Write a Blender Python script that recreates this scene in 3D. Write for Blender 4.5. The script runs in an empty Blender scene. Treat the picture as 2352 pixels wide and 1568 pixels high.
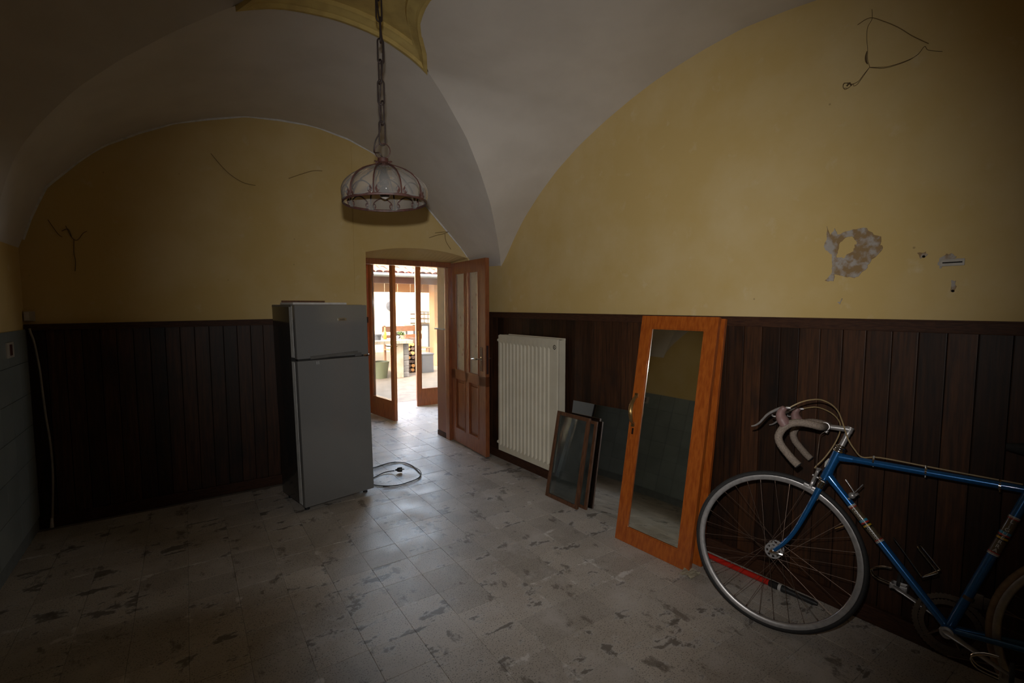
import bpy, bmesh, math, random
import numpy as np
from mathutils import Vector, Matrix

R = random.Random(7)
scn = bpy.context.scene
COL = scn.collection
PI = math.pi

# ------------------------------------------------------------------ camera
CAM_H = 1.40
F_PX = 1099.0
yaw = math.atan(748.0 / F_PX)
pitch = math.atan(82.0 / F_PX)
fw = Vector((math.sin(yaw) * math.cos(pitch), math.cos(yaw) * math.cos(pitch), -math.sin(pitch)))
rt = Vector((math.cos(yaw), -math.sin(yaw), 0))
up = rt.cross(fw)
cam_d = bpy.data.cameras.new('camera')
cam = bpy.data.objects.new('camera', cam_d)
COL.objects.link(cam)
cam_d.sensor_width = 36.0
cam_d.lens = F_PX / 2352.0 * 36.0
cam_d.clip_start = 0.02
m3 = Matrix((rt, up, -fw)).transposed()
cam.matrix_world = Matrix.Translation((0, 0, CAM_H)) @ m3.to_4x4()
scn.camera = cam

# ------------------------------------------------------------------ world, sun, flash, exposure
SKY_STRENGTH = 6.8
SUN_STRENGTH = 18.0
FLASH_WATTS = 130.0
SPILL_WATTS = 0.5
BOUNCE_WATTS = 17.0
EXPOSURE = 0.0
w = bpy.data.worlds.new('sky')
scn.world = w
w.use_nodes = True
nt = w.node_tree
nt.nodes.clear()
o_ = nt.nodes.new('ShaderNodeOutputWorld')
bg = nt.nodes.new('ShaderNodeBackground')
sk = nt.nodes.new('ShaderNodeTexSky')
sk.sky_type = 'NISHITA'
sk.sun_disc = False
sk.sun_elevation = math.radians(48)
sk.sun_rotation = math.radians(215)
sk.air_density = 1.0
sk.dust_density = 3.0
bg.inputs['Strength'].default_value = SKY_STRENGTH
warm = nt.nodes.new('ShaderNodeMix')
warm.data_type = 'RGBA'
warm.blend_type = 'MULTIPLY'
warm.inputs[0].default_value = 1.0
warm.inputs[7].default_value = (1.0, 0.85, 0.68, 1)
nt.links.new(sk.outputs[0], warm.inputs[6])
nt.links.new(warm.outputs[2], bg.inputs[0])
nt.links.new(bg.outputs[0], o_.inputs[0])

sd = bpy.data.lights.new('sun', 'SUN')
sd.energy = SUN_STRENGTH
sd.angle = math.radians(0.6)
sd.color = (1.0, 0.87, 0.68)
so = bpy.data.objects.new('sun', sd)
COL.objects.link(so)
so.rotation_euler = Vector((0.55, 0.62, -1.05)).to_track_quat('-Z', 'Y').to_euler()

# the camera's own pop-up flash, a hand above the lens
fd = bpy.data.lights.new('camera_flash', 'SPOT')
fd.energy = FLASH_WATTS
fd.spot_size = math.radians(95)
fd.spot_blend = 1.0
fd.shadow_soft_size = 0.012
fd.color = (1.0, 0.97, 0.93)
fo = bpy.data.objects.new('camera_flash', fd)
COL.objects.link(fo)
fpos = Vector((0, 0, CAM_H)) + up * 0.105 - rt * 0.015 + fw * 0.03
faim = (fw + up * 0.005 + rt * 0.10).normalized()
fx = faim.cross(up).normalized()
fy = fx.cross(faim).normalized()
fo.matrix_world = Matrix.Translation(fpos) @ Matrix((fx, fy, -faim)).transposed().to_4x4()

# what leaves the flash outside its main cone
gd = bpy.data.lights.new('flash_spill', 'SPOT')
gd.energy = SPILL_WATTS
gd.spot_size = math.radians(165)
gd.spot_blend = 1.0
gd.shadow_soft_size = 0.03
gd.color = (1.0, 0.95, 0.88)
go = bpy.data.objects.new('flash_spill', gd)
COL.objects.link(go)
go.matrix_world = fo.matrix_world.copy()

# portal of the outer doorway, it only guides the sky's own light
pd = bpy.data.lights.new('door_portal', 'AREA')
pd.shape = 'RECTANGLE'
pd.size = 1.4
pd.size_y = 2.1
pd.cycles.is_portal = True
po = bpy.data.objects.new('door_portal', pd)
COL.objects.link(po)
po.matrix_world = Matrix.Translation((2.6, 6.62, 1.0)) @ Matrix(((1, 0, 0), (0, 0, 1), (0, -1, 0))).to_4x4()

scn.cycles.caustics_reflective = False
scn.cycles.caustics_refractive = False
scn.view_settings.view_transform = 'Standard'
scn.view_settings.look = 'None'
scn.view_settings.exposure = EXPOSURE
scn.view_settings.gamma = 1.0
scn.view_settings.use_curve_mapping = False


# ------------------------------------------------------------------ materials
def mk(name):
    m = bpy.data.materials.new(name)
    m.use_nodes = True
    n = m.node_tree
    b = n.nodes['Principled BSDF']
    return m, n, b


def N(n, t, **kw):
    x = n.nodes.new(t)
    for k, v in kw.items():
        setattr(x, k, v)
    return x


def coords(n, kind):
    if kind == 'pos':
        return N(n, 'ShaderNodeNewGeometry').outputs['Position']
    return N(n, 'ShaderNodeTexCoord').outputs['Object']


def noise(n, co, scale, detail=4, rough=0.55, stretch=None):
    if stretch:
        mp = N(n, 'ShaderNodeMapping')
        mp.inputs['Scale'].default_value = stretch
        n.links.new(co, mp.inputs[0])
        co = mp.outputs[0]
    t = N(n, 'ShaderNodeTexNoise')
    t.inputs['Scale'].default_value = scale
    t.inputs['Detail'].default_value = detail
    t.inputs['Roughness'].default_value = rough
    n.links.new(co, t.inputs['Vector'])
    return t.outputs['Fac']


def ramp(n, fac, a, b, ca=(0, 0, 0, 1), cb=(1, 1, 1, 1)):
    r = N(n, 'ShaderNodeValToRGB')
    r.color_ramp.elements[0].position = a
    r.color_ramp.elements[0].color = ca
    r.color_ramp.elements[1].position = b
    r.color_ramp.elements[1].color = cb
    n.links.new(fac, r.inputs[0])
    return r.outputs['Color']


def mix(n, fac, a, b, blend='MIX'):
    x = N(n, 'ShaderNodeMix', data_type='RGBA', blend_type=blend)
    if isinstance(fac, (int, float)):
        x.inputs[0].default_value = fac
    else:
        n.links.new(fac, x.inputs[0])
    for s, v in ((6, a), (7, b)):
        if isinstance(v, tuple):
            x.inputs[s].default_value = v if len(v) == 4 else (*v, 1)
        else:
            n.links.new(v, x.inputs[s])
    return x.outputs[2]


def math_(n, op, a, b):
    x = N(n, 'ShaderNodeMath', operation=op)
    for i, v in enumerate((a, b)):
        if isinstance(v, (int, float)):
            x.inputs[i].default_value = v
        else:
            n.links.new(v, x.inputs[i])
    return x.outputs[0]


def bump(n, b, h, strength, dist=0.01):
    x = N(n, 'ShaderNodeBump')
    x.inputs['Strength'].default_value = strength
    x.inputs['Distance'].default_value = dist
    n.links.new(h, x.inputs['Height'])
    n.links.new(x.outputs[0], b.inputs['Normal'])


def simple(name, c, rough=0.5, metal=0.0, c2=None, scale=20, bumps=0.0, coat=0.0, spec=0.5, stretch=None, kind='obj', rnd=0.0, lo=0.4, hi=0.65):
    m, n, b = mk(name)
    b.inputs['Roughness'].default_value = rough
    b.inputs['Metallic'].default_value = metal
    b.inputs['Coat Weight'].default_value = coat
    b.inputs['Coat Roughness'].default_value = 0.08
    b.inputs['Specular IOR Level'].default_value = spec
    co = coords(n, kind)
    f = noise(n, co, scale, stretch=stretch)
    c2 = c2 or tuple(x * 0.82 for x in c)
    col = mix(n, ramp(n, f, lo, hi), c, c2)
    if rnd:
        oi = N(n, 'ShaderNodeObjectInfo')
        h = N(n, 'ShaderNodeHueSaturation')
        v = math_(n, 'MULTIPLY_ADD', oi.outputs['Random'], 2 * rnd)
        v.node.inputs[2].default_value = 1 - rnd
        n.links.new(v, h.inputs['Value'])
        n.links.new(col, h.inputs['Color'])
        col = h.outputs[0]
    n.links.new(col, b.inputs['Base Color'])
    if bumps:
        bump(n, b, f, bumps)
    return m


M = {}
# yellow distemper
m, n, b = mk('yellow_distemper')
co = coords(n, 'pos')
f1 = noise(n, co, 1.6, 5, 0.6)
f2 = noise(n, co, 9, 5, 0.6)
f3 = noise(n, co, 60, 3, 0.6)
col = mix(n, ramp(n, f1, 0.42, 0.66), (0.60, 0.435, 0.175), (0.65, 0.50, 0.25))
col = mix(n, ramp(n, f2, 0.62, 0.80), col, (0.66, 0.53, 0.30))
vt = N(n, 'ShaderNodeTexVoronoi')
vt.inputs['Scale'].default_value = 5.0
n.links.new(co, vt.inputs['Vector'])
dots = ramp(n, vt.outputs['Distance'], 0.012, 0.03, (1, 1, 1, 1), (0, 0, 0, 1))
col = mix(n, math_(n, 'MULTIPLY', dots, 0.55), col, (0.2, 0.13, 0.06))
n.links.new(col, b.inputs['Base Color'])
b.inputs['Roughness'].default_value = 0.85
b.inputs['Specular IOR Level'].default_value = 0.2
bump(n, b, f3, 0.15, 0.004)
M['yellow'] = m
M['yellow_trim'] = simple('yellow_moulding', (0.62, 0.47, 0.17), 0.8, c2=(0.52, 0.38, 0.14), scale=14, bumps=0.25, kind='pos', spec=0.2)
M['white'] = simple('vault_whitewash', (0.67, 0.625, 0.58), 0.9, c2=(0.62, 0.575, 0.53), scale=3.0, bumps=0.05, kind='pos', spec=0.15)
M['plaster_edge'] = simple('white_lime_edge', (0.72, 0.71, 0.70), 0.9, scale=30, kind='pos', spec=0.1)
M['render'] = simple('passage_render', (0.80, 0.68, 0.50), 0.9, c2=(0.70, 0.59, 0.43), scale=7, bumps=0.2, kind='pos', spec=0.15)
M['grey_plaster'] = simple('bare_plaster', (0.42, 0.38, 0.34), 0.95, c2=(0.30, 0.20, 0.10), scale=22, bumps=0.8, kind='pos', spec=0.1, lo=0.45, hi=0.58)
M['dark_hole'] = simple('dark_hole', (0.012, 0.008, 0.006), 0.9, spec=0.1)

# terrazzo floor tiles with efflorescence and damp stains
m, n, b = mk('terrazzo_tile')
co = coords(n, 'pos')
oi = N(n, 'ShaderNodeObjectInfo')
n1 = noise(n, co, 1.7, 6, 0.62)
n2 = noise(n, co, 4.3, 6, 0.65)
n3 = noise(n, co, 170, 2, 0.5)
n4 = noise(n, co, 5.6, 8, 0.68, stretch=(1.0, 1.7, 1))
base = mix(n, ramp(n, n1, 0.32, 0.68), (0.37, 0.325, 0.275), (0.53, 0.485, 0.435))
rv = math_(n, 'MULTIPLY_ADD', oi.outputs['Random'], 0.26)
rv.node.inputs[2].default_value = 0.87
hs = N(n, 'ShaderNodeHueSaturation')
n.links.new(rv, hs.inputs['Value'])
n.links.new(base, hs.inputs['Color'])
base = hs.outputs[0]
base = mix(n, math_(n, 'MULTIPLY', ramp(n, n3, 0.57, 0.66), 0.8), base, (0.055, 0.047, 0.042))
base = mix(n, math_(n, 'MULTIPLY', ramp(n, n2, 0.52, 0.68), 0.75), base, (0.52, 0.48, 0.445))
# damp patches that tend to stop at a tile's edge, with chalky rims
shift = math_(n, 'MULTIPLY_ADD', oi.outputs['Random'], 0.13)
shift.node.inputs[2].default_value = -0.065
sx = N(n, 'ShaderNodeSeparateXYZ')
n.links.new(co, sx.inputs[0])
ed = []
for ax_i, (g0, st_) in enumerate(((.9643, .2021), (1.664, .1969))):
    t_ = math_(n, 'DIVIDE', math_(n, 'SUBTRACT', sx.outputs[ax_i], g0 - 20 * st_), st_)
    t_ = math_(n, 'PINGPONG', t_, 0.5)
    ed.append(t_)
edge = math_(n, 'MINIMUM', ed[0], ed[1])
E_ = ramp(n, edge, 0.0, 0.16, (1, 1, 1, 1), (0, 0, 0, 1))
pk = math_(n, 'ADD', math_(n, 'ADD', n4, shift), math_(n, 'MULTIPLY', E_, 0.035))
n6 = noise(n, co, 3.1, 8, 0.72)
ck = math_(n, 'ADD', n6, math_(n, 'MULTIPLY', E_, 0.09))
base = mix(n, math_(n, 'MULTIPLY', ramp(n, pk, 0.588, 0.615), 0.75), base, (0.60, 0.575, 0.55))
base = mix(n, math_(n, 'MULTIPLY', ramp(n, pk, 0.603, 0.65), 0.84), base, (0.105, 0.085, 0.066))
base = mix(n, math_(n, 'MULTIPLY', ramp(n, ck, 0.655, 0.70), 0.85), base, (0.66, 0.63, 0.60))
n5 = noise(n, co, 5.0, 7, 0.7, stretch=(1.7, 1.0, 1))
base = mix(n, math_(n, 'MULTIPLY', ramp(n, n5, 0.36, 0.42, (1, 1, 1, 1), (0, 0, 0, 1)), 0.75), base, (0.115, 0.094, 0.074))
n.links.new(base, b.inputs['Base Color'])
rr = ramp(n, n2, 0.35, 0.68, (0.40, 0.40, 0.40, 1), (0.58, 0.58, 0.58, 1))
n.links.new(rr, b.inputs['Roughness'])
b.inputs['Specular IOR Level'].default_value = 0.75
bump(n, b, n4, 0.14, 0.004)
M['tile'] = m
M['grout'] = simple('floor_grout', (0.20, 0.17, 0.14), 0.9, kind='pos')
# dark stained boards
m, n, b = mk('dark_stained_board')
co = coords(n, 'pos')
oi = N(n, 'ShaderNodeObjectInfo')
g1 = noise(n, co, 6, 6, 0.6, stretch=(14, 14, 0.8))
g2 = noise(n, co, 3, 4, 0.6, stretch=(2, 2, 1))
c = mix(n, ramp(n, g1, 0.35, 0.7), (0.056, 0.0215, 0.0085), (0.017, 0.008, 0.0045))
c = mix(n, math_(n, 'MULTIPLY', ramp(n, g2, 0.52, 0.75), 0.8), c, (0.010, 0.007, 0.006))
h = N(n, 'ShaderNodeHueSaturation')
v = math_(n, 'MULTIPLY_ADD', oi.outputs['Random'], 1.0)
v.node.inputs[2].default_value = 0.5
n.links.new(v, h.inputs['Value'])
n.links.new(c, h.inputs['Color'])
n.links.new(h.outputs[0], b.inputs['Base Color'])
b.inputs['Roughness'].default_value = 0.5
b.inputs['Specular IOR Level'].default_value = 0.3
bump(n, b, g1, 0.1, 0.003)
M['board'] = m
M['rail'] = simple('dark_rail_wood', (0.062, 0.026, 0.013), 0.6, spec=0.2, c2=(0.035, 0.015, 0.009), scale=8, stretch=(3, 3, 20), kind='pos')
M['door_wood'] = simple('red_brown_door_wood', (0.30, 0.10, 0.038), 0.30, c2=(0.20, 0.060, 0.024), scale=10, stretch=(9, 9, 1), bumps=0.05, coat=0.35, kind='pos')
M['casing_wood'] = simple('worn_casing_wood', (0.18, 0.058, 0.034), 0.5, c2=(0.20, 0.085, 0.055), scale=16, stretch=(6, 6, 1), bumps=0.1, kind='pos', lo=0.6, hi=0.75)
M['outer_wood'] = simple('orange_brown_door_wood', (0.26, 0.085, 0.03), 0.35, c2=(0.19, 0.055, 0.02), scale=10, stretch=(9, 9, 1), coat=0.3, kind='pos')
M['orange_wood'] = simple('orange_varnished_wood', (0.42, 0.105, 0.014), 0.30, c2=(0.31, 0.066, 0.009), scale=9, stretch=(9, 9, 1.2), coat=0.5, kind='pos')
M['old_wood'] = simple('old_brown_wood', (0.13, 0.055, 0.025), 0.5, c2=(0.07, 0.03, 0.014), scale=14, stretch=(5, 5, 1), bumps=0.1, kind='pos')
M['wall_tile'] = simple('grey_green_wall_tile', (0.235, 0.265, 0.26), 0.33, c2=(0.20, 0.228, 0.222), scale=4, kind='pos', rnd=0.06, spec=0.4)
M['tile_grout'] = simple('pale_tile_grout', (0.16, 0.175, 0.17), 0.9, kind='pos')
M['cream'] = simple('cream_enamel', (0.64, 0.59, 0.475), 0.38, c2=(0.58, 0.53, 0.42), scale=5, spec=0.4)
M['plastic_white'] = simple('white_plastic', (0.62, 0.60, 0.58), 0.45)
M['plastic_cream'] = simple('aged_white_plastic', (0.46, 0.42, 0.36), 0.5)
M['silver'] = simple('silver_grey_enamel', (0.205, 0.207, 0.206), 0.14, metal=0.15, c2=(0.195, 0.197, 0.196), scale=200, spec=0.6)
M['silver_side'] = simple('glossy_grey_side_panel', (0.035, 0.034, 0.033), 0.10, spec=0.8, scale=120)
M['silver_dark'] = simple('grey_trim_plastic', (0.11, 0.11, 0.11), 0.35)
M['gasket'] = simple('pale_door_gasket', (0.62, 0.63, 0.62), 0.55)
M['black'] = simple('black_plastic', (0.02, 0.02, 0.021), 0.45)
M['cable_black'] = simple('black_cable', (0.02, 0.017, 0.017), 0.55)
M['badge'] = simple('badge_metal', (0.5, 0.46, 0.36), 0.3, metal=0.8)
M['chrome'] = simple('chrome', (0.72, 0.71, 0.70), 0.12, metal=1.0, c2=(0.6, 0.59, 0.58), scale=60)
M['alloy'] = simple('dull_alloy', (0.43, 0.41, 0.405), 0.34, metal=0.55, c2=(0.34, 0.325, 0.32), scale=50)
M['spoke'] = simple('dull_steel_spoke', (0.19, 0.13, 0.10), 0.45, metal=0.8, scale=80)
M['dark_steel'] = simple('oily_dark_steel', (0.10, 0.072, 0.05), 0.45, metal=0.7, scale=60)
M['brass'] = simple('tarnished_brass', (0.42, 0.26, 0.10), 0.3, metal=0.9, c2=(0.28, 0.17, 0.07), scale=60)
M['blue'] = simple('metallic_blue_paint', (0.010, 0.115, 0.33), 0.25, metal=0.45, c2=(0.008, 0.095, 0.28), scale=90, coat=0.7)
M['rubber'] = simple('black_tyre_rubber', (0.018, 0.017, 0.017), 0.75, scale=80)
M['tan_rubber'] = simple('tan_tyre_sidewall', (0.24, 0.155, 0.085), 0.75, c2=(0.18, 0.115, 0.06), scale=40)
M['tape'] = simple('grey_beige_bar_tape', (0.27, 0.215, 0.17), 0.75, c2=(0.17, 0.13, 0.105), scale=240, bumps=0.3)
M['hood'] = simple('mauve_rubber_hood', (0.25, 0.145, 0.135), 0.5, c2=(0.20, 0.115, 0.11), scale=30)
M['housing'] = simple('tan_cable_housing', (0.36, 0.26, 0.13), 0.4, scale=60)
M['decal'] = simple('brown_gold_decal', (0.10, 0.072, 0.04), 0.3, scale=40, coat=0.5)
M['d_white'] = simple('decal_white', (0.62, 0.60, 0.56), 0.35)
M['d_red'] = simple('decal_red', (0.45, 0.03, 0.02), 0.35)
M['d_yellow'] = simple('decal_yellow', (0.60, 0.36, 0.02), 0.35)
M['d_lblue'] = simple('decal_blue', (0.04, 0.26, 0.40), 0.35)
M['d_black'] = simple('decal_black', (0.012, 0.012, 0.014), 0.35)
M['red'] = simple('red_tube_enamel', (0.55, 0.020, 0.010), 0.35, c2=(0.48, 0.016, 0.008), scale=20)
M['iron'] = simple('rusty_wrought_iron', (0.052, 0.015, 0.010), 0.6, c2=(0.03, 0.012, 0.009), scale=60, bumps=0.2)
M['iron_dark'] = simple('dark_chain_iron', (0.024, 0.012, 0.009), 0.6, c2=(0.015, 0.008, 0.006), scale=60)
M['dust'] = simple('dusty_cobweb', (0.12, 0.08, 0.045), 0.95, spec=0.0)
M['dust_pale'] = simple('thin_cobweb', (0.24, 0.16, 0.07), 0.95, spec=0.0)
M['paper'] = simple('crumpled_paper', (0.62, 0.56, 0.42), 0.8)
M['cable_white'] = simple('dirty_white_cable', (0.33, 0.30, 0.25), 0.6)
M['terracotta'] = simple('pale_terracotta', (0.34, 0.17, 0.115), 0.8, c2=(0.20, 0.115, 0.08), scale=8, kind='pos', bumps=0.2, rnd=0.22)
M['gutter'] = simple('zinc_gutter', (0.20, 0.23, 0.25), 0.4, metal=0.3)
M['beam'] = simple('dark_red_beam', (0.075, 0.022, 0.014), 0.6, kind='pos')
M['beam_grey'] = simple('weathered_beam', (0.15, 0.12, 0.12), 0.7, kind='pos')
M['tan_board'] = simple('tan_boarding', (0.36, 0.20, 0.10), 0.7, kind='pos', stretch=(8, 8, 0.6))
M['sun_wall'] = simple('cream_yard_render', (0.80, 0.70, 0.52), 0.9, c2=(0.75, 0.64, 0.46), scale=2, kind='pos')
M['yard'] = simple('tan_yard_paving', (0.13, 0.10, 0.07), 0.85, c2=(0.085, 0.066, 0.047), scale=6, kind='pos', bumps=0.6)
M['stone'] = simple('pale_stone', (0.30, 0.26, 0.20), 0.8, c2=(0.21, 0.18, 0.14), scale=9, bumps=0.3)
M['brick'] = simple('grey_block', (0.15, 0.145, 0.145), 0.85, c2=(0.11, 0.107, 0.105), scale=12, bumps=0.3, rnd=0.1)
M['mortar'] = simple('dark_mortar', (0.11, 0.10, 0.10), 0.9)
M['bench'] = simple('salmon_bench_wood', (0.26, 0.12, 0.062), 0.6, c2=(0.21, 0.095, 0.05), scale=8, stretch=(1, 6, 6))
M['bluegrey'] = simple('blue_grey_plastic', (0.065, 0.072, 0.09), 0.5)
M['green'] = simple('dull_green_plastic', (0.11, 0.125, 0.07), 0.5)
M['leaf'] = simple('green_leaf', (0.07, 0.12, 0.03), 0.5, c2=(0.10, 0.16, 0.04), scale=40)
M['log'] = simple('log_end', (0.32, 0.16, 0.05), 0.8, c2=(0.16, 0.08, 0.03), scale=60)
M['bark'] = simple('dark_bark', (0.05, 0.03, 0.022), 0.9)
M['bottle'] = simple('amber_bottle', (0.35, 0.16, 0.02), 0.15)
M['pink'] = simple('pale_pink_plastic', (0.34, 0.17, 0.17), 0.5)
M['crate'] = simple('pale_crate', (0.26, 0.19, 0.13), 0.6)
M['skin_outer'] = simple('house_render', (0.55, 0.48, 0.38), 0.9, kind='pos')

# panes: thin glass, with a diffuse film for dust and haze
def glass_mat(name, tint, dust, dustcol, rough=0.02, ior=1.45):
    m, n, b = mk(name)
    n.nodes.remove(b)
    out = n.nodes['Material Output']
    tr = N(n, 'ShaderNodeBsdfTransparent')
    tr.inputs[0].default_value = (*tint, 1)
    gl = N(n, 'ShaderNodeBsdfGlossy')
    gl.inputs['Roughness'].default_value = rough
    fr = N(n, 'ShaderNodeFresnel')
    geo = N(n, 'ShaderNodeNewGeometry')
    mm = N(n, 'ShaderNodeMix', data_type='FLOAT')
    n.links.new(geo.outputs['Backfacing'], mm.inputs[0])
    mm.inputs[2].default_value = ior
    mm.inputs[3].default_value = 1.0 / ior
    n.links.new(mm.outputs[0], fr.inputs[0])
    m1 = N(n, 'ShaderNodeMixShader')
    n.links.new(fr.outputs[0], m1.inputs[0])
    n.links.new(tr.outputs[0], m1.inputs[1])
    n.links.new(gl.outputs[0], m1.inputs[2])
    df = N(n, 'ShaderNodeBsdfDiffuse')
    df.inputs[0].default_value = (*dustcol, 1)
    f = noise(n, coords(n, 'obj'), 7, 5, 0.6)
    fac = math_(n, 'MULTIPLY', ramp(n, f, 0.2, 0.8), dust)
    m2 = N(n, 'ShaderNodeMixShader')
    n.links.new(fac, m2.inputs[0])
    n.links.new(m1.outputs[0], m2.inputs[1])
    n.links.new(df.outputs[0], m2.inputs[2])
    n.links.new(m2.outputs[0], out.inputs['Surface'])
    return m


M['pane'] = glass_mat('hazy_dusty_pane', (0.93, 0.95, 0.95), 0.22, (0.8, 0.82, 0.85))  # pale film paints the outdoor haze on the glass along with its dust
m, n, b = mk('blown_lamp_glass')
b.inputs['Base Color'].default_value = (0.93, 0.89, 0.84, 1)
b.inputs['Roughness'].default_value = 0.03
b.inputs['Transmission Weight'].default_value = 0.90
b.inputs['IOR'].default_value = 1.47
M['lamp_glass'] = m
M['sash_glass'] = glass_mat('grubby_sash_glass', (0.62, 0.66, 0.63), 0.18, (0.3, 0.32, 0.3), 0.02, 1.9)
# patterned door pane: frosted, beige with faint pink sprigs
m, n, b = mk('sprigged_frosted_pane')
co = coords(n, 'obj')
vt = N(n, 'ShaderNodeTexVoronoi')
vt.inputs['Scale'].default_value = 13
n.links.new(co, vt.inputs['Vector'])
sp = ramp(n, vt.outputs['Distance'], 0.10, 0.26, (1, 1, 1, 1), (0, 0, 0, 1))
f = noise(n, co, 12, 5)
c = mix(n, ramp(n, f, 0.35, 0.65), (0.70, 0.62, 0.50), (0.60, 0.53, 0.42))
c = mix(n, math_(n, 'MULTIPLY', sp, 0.62), c, (0.42, 0.17, 0.14))
n.links.new(c, b.inputs['Base Color'])
b.inputs['Roughness'].default_value = 0.35
b.inputs['Transmission Weight'].default_value = 0.0
M['frosted'] = m
# mirrors
m, n, b = mk('old_mirror')
b.inputs['Base Color'].default_value = (0.84, 0.86, 0.78, 1)
b.inputs['Metallic'].default_value = 1.0
f = noise(n, coords(n, 'obj'), 5, 4)
n.links.new(ramp(n, f, 0.3, 0.8, (0.015, 0.015, 0.015, 1), (0.05, 0.05, 0.05, 1)), b.inputs['Roughness'])
M['mirror'] = m
m, n, b = mk('plate_mirror')
b.inputs['Base Color'].default_value = (0.88, 0.91, 0.92, 1)
b.inputs['Metallic'].default_value = 1.0
b.inputs['Roughness'].default_value = 0.03
M['mirror2'] = m
m, n, b = mk('bulb_glass')
b.inputs['Base Color'].default_value = (0.30, 0.27, 0.24, 1)
b.inputs['Roughness'].default_value = 0.08
M['bulb'] = m


# ------------------------------------------------------------------ mesh helpers (all in world coordinates)
WM = {}


def new():
    return bmesh.new()


def finish(name, bm, mat, parent=None, smooth=False, origin=None):
    """link the bmesh (world coordinates) as one object, optionally below a parent"""
    me = bpy.data.meshes.new(name)
    bmesh.ops.recalc_face_normals(bm, faces=bm.faces)
    pw = WM[parent.name] if parent else Matrix.Identity(4)
    if origin is None:
        if parent:
            loc = Matrix.Identity(4)
        else:
            loc = Matrix.Identity(4)
    else:
        loc = pw.inverted() @ Matrix.Translation(origin)
    wm = pw @ loc
    bmesh.ops.transform(bm, matrix=wm.inverted(), verts=bm.verts)
    bm.to_mesh(me)
    bm.free()
    mats = mat if isinstance(mat, (list, tuple)) else [mat]
    for x in mats:
        me.materials.append(M[x])
    if smooth:
        for p in me.polygons:
            p.use_smooth = True
        if smooth != 'all':
            try:
                me.set_sharp_from_angle(angle=math.radians(42))
            except Exception:
                pass
    o = bpy.data.objects.new(name, me)
    COL.objects.link(o)
    if parent:
        o.parent = parent
    o.matrix_local = loc
    WM[o.name] = wm
    return o


def thing(name, label, cat, loc, group=None):
    o = bpy.data.objects.new(name, None)
    COL.objects.link(o)
    o.empty_display_size = 0.1
    o.matrix_world = Matrix.Translation(loc)
    WM[o.name] = Matrix.Translation(loc)
    o['label'] = label
    o['category'] = cat
    if group:
        o['group'] = group
    return o


def tag(o, label, cat, group=None):
    o['label'] = label
    o['category'] = cat
    if group:
        o['group'] = group
    return o


def struct(o, label=None):
    o['kind'] = 'structure'
    if label:
        o['label'] = label
    return o


def hexa(bm, p):
    """8 corner points: 0-3 bottom loop, 4-7 top loop"""
    v = [bm.verts.new(q) for q in p]
    fs = [(0, 1, 2, 3), (4, 5, 6, 7), (0, 1, 5, 4), (1, 2, 6, 5), (2, 3, 7, 6), (3, 0, 4, 7)]
    return [bm.faces.new([v[i] for i in f]) for f in fs]


def box(bm, o, ex, ey, ez, a, b, bev=0.0):
    """box from a to b in the frame (origin o, axes ex ey ez)"""
    o, ex, ey, ez = Vector(o), Vector(ex), Vector(ey), Vector(ez)
    P = lambda x, y, z: o + ex * x + ey * y + ez * z
    x0, y0, z0 = a
    x1, y1, z1 = b
    fs = hexa(bm, [P(x0, y0, z0), P(x1, y0, z0), P(x1, y1, z0), P(x0, y1, z0),
                   P(x0, y0, z1), P(x1, y0, z1), P(x1, y1, z1), P(x0, y1, z1)])
    if bev:
        es = set(e for f in fs for e in f.edges)
        bmesh.ops.bevel(bm, geom=list(es), offset=bev, segments=2, affect='EDGES', profile=0.7)


X, Y, Z = Vector((1, 0, 0)), Vector((0, 1, 0)), Vector((0, 0, 1))


def wbox(bm, a, b, bev=0.0):
    box(bm, (0, 0, 0), X, Y, Z, a, b, bev)


def tube(bm, pts, r, n=10, closed=False, caps=True, flat=1.0):
    pts = [Vector(p) for p in pts]
    L = len(pts)
    rad = r if isinstance(r, (list, tuple)) else [r] * L
    tans = []
    for i in range(L):
        a = pts[(i - 1) % L] if (closed or i > 0) else pts[0]
        c = pts[(i + 1) % L] if (closed or i < L - 1) else pts[-1]
        t = (c - a)
        tans.append(t.normalized() if t.length > 1e-9 else Vector((0, 0, 1)))
    t0 = tans[0]
    ref = Vector((0, 0, 1)) if abs(t0.z) < 0.9 else Vector((1, 0, 0))
    u = t0.cross(ref).normalized()
    rings = []
    for i in range(L):
        t = tans[i]
        u = (u - t * u.dot(t))
        u = u.normalized() if u.length > 1e-9 else t.orthogonal().normalized()
        v = t.cross(u)
        rings.append([bm.verts.new(pts[i] + u * (rad[i] * math.cos(2 * PI * k / n)) + v * (flat * rad[i] * math.sin(2 * PI * k / n))) for k in range(n)])
    rng = range(L) if closed else range(L - 1)
    for i in rng:
        A, B = rings[i], rings[(i + 1) % L]
        if closed and i == L - 1:
            # align the seam
            best = min(range(n), key=lambda s: (A[0].co - B[s].co).length)
            B = B[best:] + B[:best]
        for k in range(n):
            try:
                bm.faces.new((A[k], A[(k + 1) % n], B[(k + 1) % n], B[k]))
            except ValueError:
                pass
    if caps and not closed:
        bm.faces.new(rings[0][::-1])
        bm.faces.new(rings[-1])


def smooth_path(pts, k=6):
    P = [Vector(p) for p in pts]
    out = []
    for i in range(len(P) - 1):
        p0, p1, p2, p3 = P[max(i - 1, 0)], P[i], P[i + 1], P[min(i + 2, len(P) - 1)]
        for j in range(k):
            t = j / k
            out.append(0.5 * ((2 * p1) + (p2 - p0) * t + (2 * p0 - 5 * p1 + 4 * p2 - p3) * t * t + (3 * p1 - p0 - 3 * p2 + p3) * t ** 3))
    out.append(P[-1])
    return out


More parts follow.
